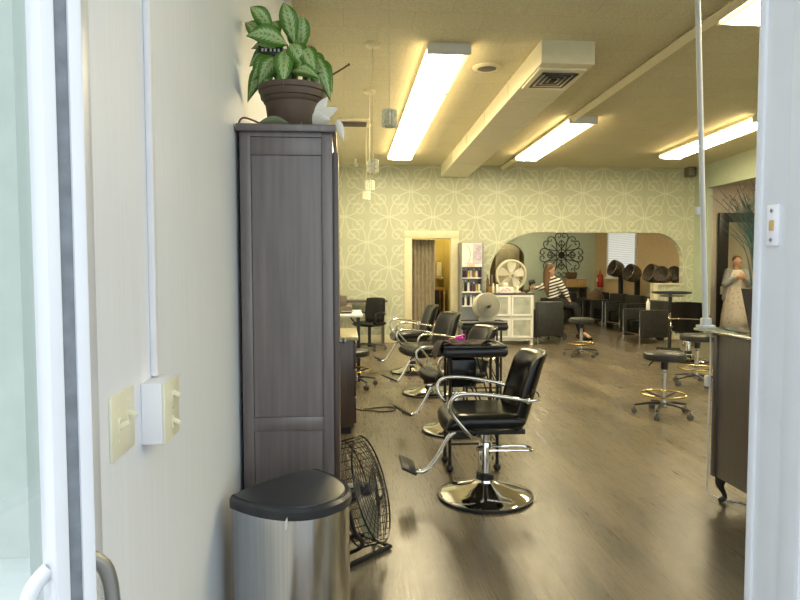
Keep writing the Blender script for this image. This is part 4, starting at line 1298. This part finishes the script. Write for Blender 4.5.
# ------------------------------------------------------------------ reception desk at right
de = thing('reception_desk', 'dark walnut reception desk with curved legs at the right', 'desk', (2.262, 2.55, 0))
MB().b2(0, .02, 0, 1.12, .16, 1.05, .003).b2(.02, .62, 1.09, 1.12, .16, 1.05, .003).b2(.02, .62, 0, .03, .16, 1.05, .003).b2(.60, .62, 0, 1.12, .16, 1.05, .003).b2(.02, .6, .02, 1.1, .18, .2).build('body', 'desk', de)
MB().b2(-.006, .03, 1.085, 1.128, .155, 1.05, .004).b2(-.008, .64, -.01, 1.13, 1.03, 1.052, .006).build('moulding', 'desk', de)
MB().b2(-.10, .66, -.04, 1.19, 1.055, 1.070, .004).build('glass_top', 'deskglass', de)
for sx, sy in ((.05, 1.07), (.05, .05), (.57, 1.07), (.57, .05)):
    MB().tube(bez([(sx, sy, .19), (sx - .02, sy, .15), (sx - .025, sy, .11), (sx - .002, sy, .065), (sx + .008, sy, .035), (sx - .012, sy, .018), (sx - .03, sy, .014)], 4), [.036] * 4 + [.034, .032, .03, .027] + [.024, .02, .018, .016] + [.015, .014, .014, .014] + [.015, .016, .017, .017] + [.016, .016, .015, .013] + [.008], 10).build('leg', 'charcoal', de)
wi = MB().tube(bez([(2.245, 3.69, 1.04), (2.248, 3.69, .8), (2.244, 3.69, .5), (2.248, 3.69, .2), (2.27, 3.70, .03), (2.40, 3.60, .006), (2.62, 3.45, .006)], 6), .005, 6).build('white_cable', 'paperw')
tag(wi, 'thin white cord hanging down the reception desk edge', 'cord')
ad = thing('power_adapter', 'small white plug adapter hanging on the desk edge cord', 'adapter', (2.236, 3.70, .74))
MB().box((.024, .035, .07), (0, 0, 0), .006).build('case', 'paperw', ad)
MB().box((.01, .02, .02), (.02, 0, .01)).build('prong', 'greym', ad)
pole = thing('white_pole', 'slim white pole rising from the far desk corner to the ceiling', 'pole', (2.20, 3.67, 1.07))
MB().tube([(0, 0, .0), (-.03, .12, 2.02), (-.04, .155, ceil_z(3.8) - 1.07)], .0165, 14).build('tube', 'white', pole)
MB().box((.09, .07, .02), (0, 0, .012), .004).box((.05, .05, .05), (0, 0, .04), .006).build('foot_bracket', 'white', pole)
MB().box((.03, .02, .05), (-.045, .04, .72), .004).build('clip', 'white', pole)
pl_ = thing('planter', 'charcoal tapered planter on the reception desk', 'planter', (2.42, 3.44, 1.07))
MB().lathe([(.075, 0), (.08, .01), (.125, .235), (.128, .25), (.115, .25), (.10, .21)], 4, rot=(0, 0, PI / 4)).build('body', 'planter', pl_)
MB().lathe([(.105, .20), (.105, .215), (.01, .22)], 4, rot=(0, 0, PI / 4)).build('soil', 'soil', pl_)
og = thing('ornamental_grass', 'teal green ornamental grass with dark twigs in the charcoal planter', 'plant', (2.42, 3.44, 1.292))
gm, tw = MB(), MB()
rg = random.Random(3)
for k in range(170):
    a = rg.uniform(0, 2 * PI); sp_ = rg.uniform(.02, .22); h = rg.uniform(.35, .62)
    r0 = rg.uniform(0, .07)
    p0 = Vector((r0 * math.cos(a), r0 * math.sin(a), 0))
    p2 = Vector(((r0 + sp_) * math.cos(a) - .03, (r0 + sp_) * math.sin(a), h))
    p1 = (p0 + p2) / 2 + Vector((-.25 * sp_ * math.cos(a), -.25 * sp_ * math.sin(a), .06))
    gm.tube(bez([p0, p1, p2], 4), [.0035] * 5 + [.0028, .002, .0014, .0006], 4, scale_y=.4)
for k in range(26):
    a = rg.uniform(0, 2 * PI); sp_ = rg.uniform(.08, .24); h = rg.uniform(.45, .68)
    p0 = Vector((.03 * math.cos(a), .03 * math.sin(a), 0))
    p2 = Vector((sp_ * math.cos(a) - .06, sp_ * math.sin(a), h))
    p1 = (p0 + p2) / 2 + Vector((-.3 * sp_ * math.cos(a), -.3 * sp_ * math.sin(a), .05))
    pts = bez([p0, p1, p2], 5)
    tw.tube(pts, .0018, 4)
    for j in range(5, 10):
        for s_ in (1, -1):
            e = pts[j] + Vector((rg.uniform(-.06, .06), rg.uniform(-.06, .06), rg.uniform(.02, .07)))
            tw.tube([pts[j], e], .001, 3)
gm.build('grass_blades', 'grass', og)
tw.build('twigs', 'twig', og)


# ------------------------------------------------------------------ people
def skin_mesh(verts, edges, root, sub=2):
    """tapered limbs and round joints along a skeleton; fused into one surface by the voxel remesh"""
    q = MB()
    for k, (p, r) in verts.items():
        rx, ry = r if isinstance(r, tuple) else (r, r)
        q.ball(p, rx, 16, (1, ry / rx, 1))
    def rad(k):
        r = verts[k][1]
        return (r[0] + r[1]) / 2 if isinstance(r, tuple) else r
    for a, b in edges:
        q.tube([verts[a][0], verts[b][0]], [rad(a), rad(b)], 16)
    bmesh.ops.recalc_face_normals(q.bm, faces=q.bm.faces)
    return q.bm


def add_bm(dst, src):
    m = {v: dst.verts.new(v.co) for v in src.verts}
    for f in src.faces:
        try:
            dst.faces.new([m[v] for v in f.verts])
        except ValueError:
            pass
    src.free()


def head_into(mb, c, r, yaw, pitch=0):
    """a head with brow, nose, chin, ears; faces local -Y turned by yaw"""
    rot = Euler((pitch, 0, yaw)).to_matrix()
    c = Vector(c)
    q = bmesh.ops.create_uvsphere(mb.bm, u_segments=24, v_segments=18, radius=1)
    for v in q['verts']:
        p = v.co.copy()
        z = p.z
        w_ = .74 if z > -.1 else .74 - .22 * min(1, (-z - .1) / .8)
        x, y = p.x * w_, p.y * (.92 if p.y > 0 else .86)
        if z < -.3 and p.y < 0:
            y -= .05
        v.co = c + rot @ (Vector((x, y, z * 1.12)) * r)
    def blob(p, rr, sc=(1, 1, 1)):
        k = bmesh.ops.create_uvsphere(mb.bm, u_segments=10, v_segments=8, radius=1)
        for v in k['verts']:
            v.co = c + rot @ (Vector(p) * r + Vector((v.co.x * sc[0], v.co.y * sc[1], v.co.z * sc[2])) * rr * r)
    blob((0, -.92, -.12), .13, (.8, 1.1, 1.5))
    blob((0, -.80, -.50), .16, (1.6, .6, .45))
    blob((0, -.72, -.86), .2, (1.1, .8, .8))
    for s_ in (1, -1):
        blob((.76 * s_, .05, -.08), .17, (.4, .9, 1.4))
        blob((.30 * s_, -.80, .14), .14, (1.5, .5, .4))


def eyes(parent, c, r, yaw, pitch=0):
    rot = Euler((pitch, 0, yaw)).to_matrix()
    for s_ in (1, -1):
        e = MB().ball(Vector(c) + rot @ Vector((.29 * s_ * r, -.80 * r, .0)), .085 * r, 8)
        e.build('eye', 'blackp', parent)
    e = MB(); p = Vector(c) + rot @ Vector((0, -.90 * r, -.50 * r)); e.ball(p, .15 * r, 8, (1.3, .5, .35)); e.build('lips', 'blush', parent)


def hand_verts(V, E, wrist, name, d, side, curl=.5, up=Vector((0, 0, 1))):
    """adds palm + 5 fingers to skin graph lists as separate meshes"""
    d = Vector(d).normalized(); side = Vector(side).normalized()
    nrm = d.cross(side)
    out = []
    W = Vector(wrist)
    pv = {'w': (W, .024)}
    for k, o in enumerate((-.028, -.010, .010, .027)):
        pv[k] = (W + d * .08 + side * o, .0115)
    out.append(skin_mesh(pv, [('w', k) for k in range(4)], 'w'))
    for k, (o, L) in enumerate(((-.028, .062), (-.010, .074), (.010, .069), (.027, .055))):
        b0 = W + d * .075 + side * o
        b1 = b0 + (d + nrm * curl * .4).normalized() * L * .55
        b2 = b1 + (d + nrm * curl * 1.6).normalized() * L * .35
        b3 = b2 + (d * .6 + nrm * curl * 2).normalized() * L * .25
        out.append(skin_mesh({'a': (b0, .009), 'b': (b1, .0085), 'c': (b2, .008), 'd': (b3, .007)}, [('a', 'b'), ('b', 'c'), ('c', 'd')], 'a', 1))
    t0 = W + d * .025 - side * .022
    t1 = t0 + (d * .6 - side * .8).normalized() * .04
    t2 = t1 + (d * .9 - side * .25 + nrm * .3).normalized() * .035
    out.append(skin_mesh({'a': (t0, .012), 'b': (t1, .010), 'c': (t2, .008)}, [('a', 'b'), ('b', 'c')], 'a', 1))
    return out


def remesh(o, vox):
    m = o.modifiers.new('join', 'REMESH')
    m.mode = 'VOXEL'
    m.voxel_size = vox
    m.use_smooth_shade = True
    s_ = o.modifiers.new('relax', 'SMOOTH')
    s_.iterations = 6
    return o


def garment(name, mat, parent, verts, edges, root, vox=.012):
    mb = MB()
    add_bm(mb.bm, skin_mesh(verts, edges, root, 2))
    return remesh(mb.build(name, mat, parent, sharp=3), vox)


# seated woman in striped top: origin at (4.22, 12.35); faces right and down
wm = thing('person', 'seated woman in black and white striped top with long brown hair, arm hanging down', 'person', (4.20, 12.42, 0))
V = lambda *a: Vector(a)
hip, belly, chest, neck, headc = V(.02, 0, .74), V(.0, -.01, .92), V(-.02, -.02, 1.10), V(-.06, -.03, 1.25), V(-.09, -.06, 1.375)
shl, shr = V(-.06, .15, 1.17), V(.05, -.15, 1.15)
elr, wrr = V(.17, -.22, .94), V(.25, -.25, .76)
ell, wrl = V(-.26, -.05, 1.02), V(-.44, -.14, 1.03)
kr, ar_, fr_ = V(.36, -.30, .66), V(.46, -.38, .16), V(.58, -.46, .06)
kl, al, fl_ = V(.40, -.05, .62), V(.52, -.14, .14), V(.64, -.20, .055)
body = {'hip': (hip, (.15, .13)), 'belly': (belly, .115), 'chest': (chest, (.125, .11)), 'neck0': (V(-.04, -.03, 1.21), .055), 'neck': (V(-.075, -.045, 1.30), .048),
        'shl': (shl, .055), 'ell': (ell, .040), 'wrl': (wrl, .025), 'shr': (shr, .055), 'elr': (elr, .040), 'wrr': (wrr, .025),
        'tr': (V(.06, -.10, .72), .09), 'kr': (kr, .060), 'ar': (ar_, .038), 'fr': (fr_, .035), 'tl': (V(.06, .08, .72), .09), 'kl': (kl, .060), 'al': (al, .038), 'fl': (fl_, .035)}
ed = [('hip', 'belly'), ('belly', 'chest'), ('chest', 'neck0'), ('neck0', 'neck'), ('chest', 'shl'), ('shl', 'ell'), ('ell', 'wrl'), ('chest', 'shr'), ('shr', 'elr'), ('elr', 'wrr'),
      ('hip', 'tr'), ('tr', 'kr'), ('kr', 'ar'), ('ar', 'fr'), ('hip', 'tl'), ('tl', 'kl'), ('kl', 'al'), ('al', 'fl')]
mb = MB()
add_bm(mb.bm, skin_mesh(body, ed, 'hip'))
HY = PI / 2 - .55
head_into(mb, headc, .102, HY, .12)
for q in hand_verts(None, None, wrr, 'r', (.25, -.1, -1), (.2, 1, 0), .4) + hand_verts(None, None, wrl, 'l', (-1, -.35, .05), (0, .3, -1), .9):
    add_bm(mb.bm, q)
bo = remesh(mb.build('body', 'skin', wm, sharp=3), .0075)
eyes(wm, headc, .102, HY, .12)
garment('striped_top', 'stripes', wm, {'hip': (V(.02, 0, .80), .15), 'belly': (belly, .135), 'chest': (chest, .14), 'nk': (V(-.035, -.03, 1.20), .085), 'shl': (shl, .075), 'ell': (ell, .058), 'wl': (ell.lerp(wrl, .75), .042), 'shr': (shr, .075), 'elr': (elr, .060), 'wr': (elr.lerp(wrr, .45), .05)},
        [('hip', 'belly'), ('belly', 'chest'), ('chest', 'nk'), ('chest', 'shl'), ('shl', 'ell'), ('ell', 'wl'), ('chest', 'shr'), ('shr', 'elr'), ('elr', 'wr')], 'hip')
garment('trousers', 'dark_cloth', wm, {'w': (V(.02, 0, .84), .145), 'hip': (hip, .165), 'tr': (V(.06, -.10, .72), .105), 'kr': (kr, .075), 'ar': (ar_, .052), 'tl': (V(.06, .08, .72), .105), 'kl': (kl, .075), 'al': (al, .052)},
        [('w', 'hip'), ('hip', 'tr'), ('tr', 'kr'), ('kr', 'ar'), ('hip', 'tl'), ('tl', 'kl'), ('kl', 'al')], 'hip')
for f_, a_ in ((fr_, ar_), (fl_, al)):
    d_ = (f_ - a_); d_.z = 0; d_.normalize()
    q = MB(); add_bm(q.bm, skin_mesh({'h': (V(a_.x, a_.y, .055) - d_ * .05, .042), 'm': (V(a_.x, a_.y, .05) + d_ * .07, .042), 't': (V(a_.x, a_.y, .038) + d_ * .17, .033)}, [('h', 'm'), ('m', 't')], 'h')); q.build('shoe', 'blackp', wm, sharp=3)
garment('hair', 'hair', wm, {'c': (headc + V(-.015, .015, .055), .098), 'b': (headc + V(-.06, .02, -.05), .078), 'd': (V(-.16, -.05, 1.20), .07), 'e': (V(-.165, -.06, 1.02), .055), 'f': (V(-.15, -.06, .90), .03)}, [('c', 'b'), ('b', 'd'), ('d', 'e'), ('e', 'f')], 'c', .008)
stool('rolling stool under the seated woman in striped top', (4.22, 12.42, 0), .57, .17)
hb = thing('styling_tool', 'small black styling tool held in the left hand of the striped woman', 'styling tool', (3.66, 12.27, 1.03))
MB().tube([(-.02, 0, .10), (.10, -.03, .13)], [.045, .04], 14).build('barrel', 'blackp', hb)
MB().tube([(0, 0, -.03), (.02, -.01, .10)], .018, 10).build('handle', 'blackp', hb)

# standing person in the side room
pm = thing('person', 'standing person in grey cardigan and light printed long dress, hands clasped at chest', 'person', (8.10, 12.45, 0), -.15)
hip, chest, headc = V(0, 0, .92), V(0, 0, 1.22), V(0, -.02, 1.545)
shl, shr = V(.16, 0, 1.34), V(-.16, 0, 1.34)
ell, wrl = V(.22, -.06, 1.08), V(.07, -.20, 1.22)
elr, wrr = V(-.24, -.06, 1.08), V(-.05, -.20, 1.25)
body = {'hip': (hip, (.15, .12)), 'belly': (V(0, 0, 1.06), .12), 'chest': (chest, (.14, .11)), 'n0': (V(0, 0, 1.38), .055), 'n': (V(0, -.01, 1.45), .047),
        'shl': (shl, .055), 'ell': (ell, .042), 'wrl': (wrl, .026), 'shr': (shr, .055), 'elr': (elr, .042), 'wrr': (wrr, .026),
        'tl': (V(.09, 0, .84), .09), 'kl': (V(.10, -.01, .47), .06), 'al': (V(.10, .01, .09), .038), 'fl': (V(.11, -.12, .04), .033), 'tr': (V(-.09, 0, .84), .09), 'kr': (V(-.10, -.01, .47), .06), 'ar': (V(-.10, .01, .09), .038), 'fr': (V(-.11, -.12, .04), .033)}
mb = MB()
add_bm(mb.bm, skin_mesh(body, [('hip', 'belly'), ('belly', 'chest'), ('chest', 'n0'), ('n0', 'n'), ('chest', 'shl'), ('shl', 'ell'), ('ell', 'wrl'), ('chest', 'shr'), ('shr', 'elr'), ('elr', 'wrr'), ('hip', 'tl'), ('tl', 'kl'), ('kl', 'al'), ('al', 'fl'), ('hip', 'tr'), ('tr', 'kr'), ('kr', 'ar'), ('ar', 'fr')], 'hip'))
head_into(mb, headc, .100, .5, .05)
for q in hand_verts(None, None, wrl, 'l', (-.9, -.2, .35), (0, .4, 1), .6) + hand_verts(None, None, wrr, 'r', (.9, -.2, .3), (0, -.4, -1), .6):
    add_bm(mb.bm, q)
remesh(mb.build('body', 'skin', pm, sharp=3), .0075)
eyes(pm, headc, .100, .5, .05)
mb = MB()
mb.rings([[(rx * math.cos(2 * PI * k / 28) * (1 + f * .05 * math.sin(k * 1.8)), ry * math.sin(2 * PI * k / 28) * (1 + f * .05 * math.sin(k * 1.8)), z) for k in range(28)] for rx, ry, z, f in ((.30, .22, .10, 1), (.27, .20, .45, 1), (.21, .165, .85, .4), (.175, .14, 1.06, 0), (.185, .145, 1.22, 0), (.15, .12, 1.33, 0), (.09, .085, 1.38, 0))])
mb.build('dress', 'dress', pm, sharp=3)
garment('cardigan', 'cardigan', pm, {'bl': (V(.02, .08, 1.0), .13), 'chest': (V(0, .055, 1.22), .15), 'shl': (shl, .075), 'ell': (ell, .07), 'wl': (ell.lerp(wrl, .7), .05), 'shr': (shr, .075), 'elr': (elr, .075), 'wr': (elr.lerp(wrr, .7), .05), 'tail': (V(-.20, .02, .78), .07), 'mid': (V(-.13, .06, 1.0), .09)},
        [('bl', 'chest'), ('chest', 'shl'), ('shl', 'ell'), ('ell', 'wl'), ('chest', 'shr'), ('shr', 'elr'), ('elr', 'wr'), ('bl', 'mid'), ('mid', 'tail')], 'chest')
garment('hair', 'hair', pm, {'c': (headc + V(.01, .03, .045), .092), 'b': (headc + V(.02, .055, -.05), .075), 'd': (headc + V(.02, .06, -.14), .05)}, [('c', 'b'), ('b', 'd')], 'c', .008)
for x in (.1, -.1):
    q = MB(); add_bm(q.bm, skin_mesh({'h': (V(x, .04, .05), .042), 'm': (V(x, -.06, .045), .045), 't': (V(x, -.16, .036), .034)}, [('h', 'm'), ('m', 't')], 'h')); q.build('shoe', 'blackp', pm, sharp=3)
nt = tag(MB().b2(8.05, 8.15, 12.905, 12.918, .85, 1.02).build('paper_note', 'paperw'), 'small white note on the dark mirror frame', 'note')
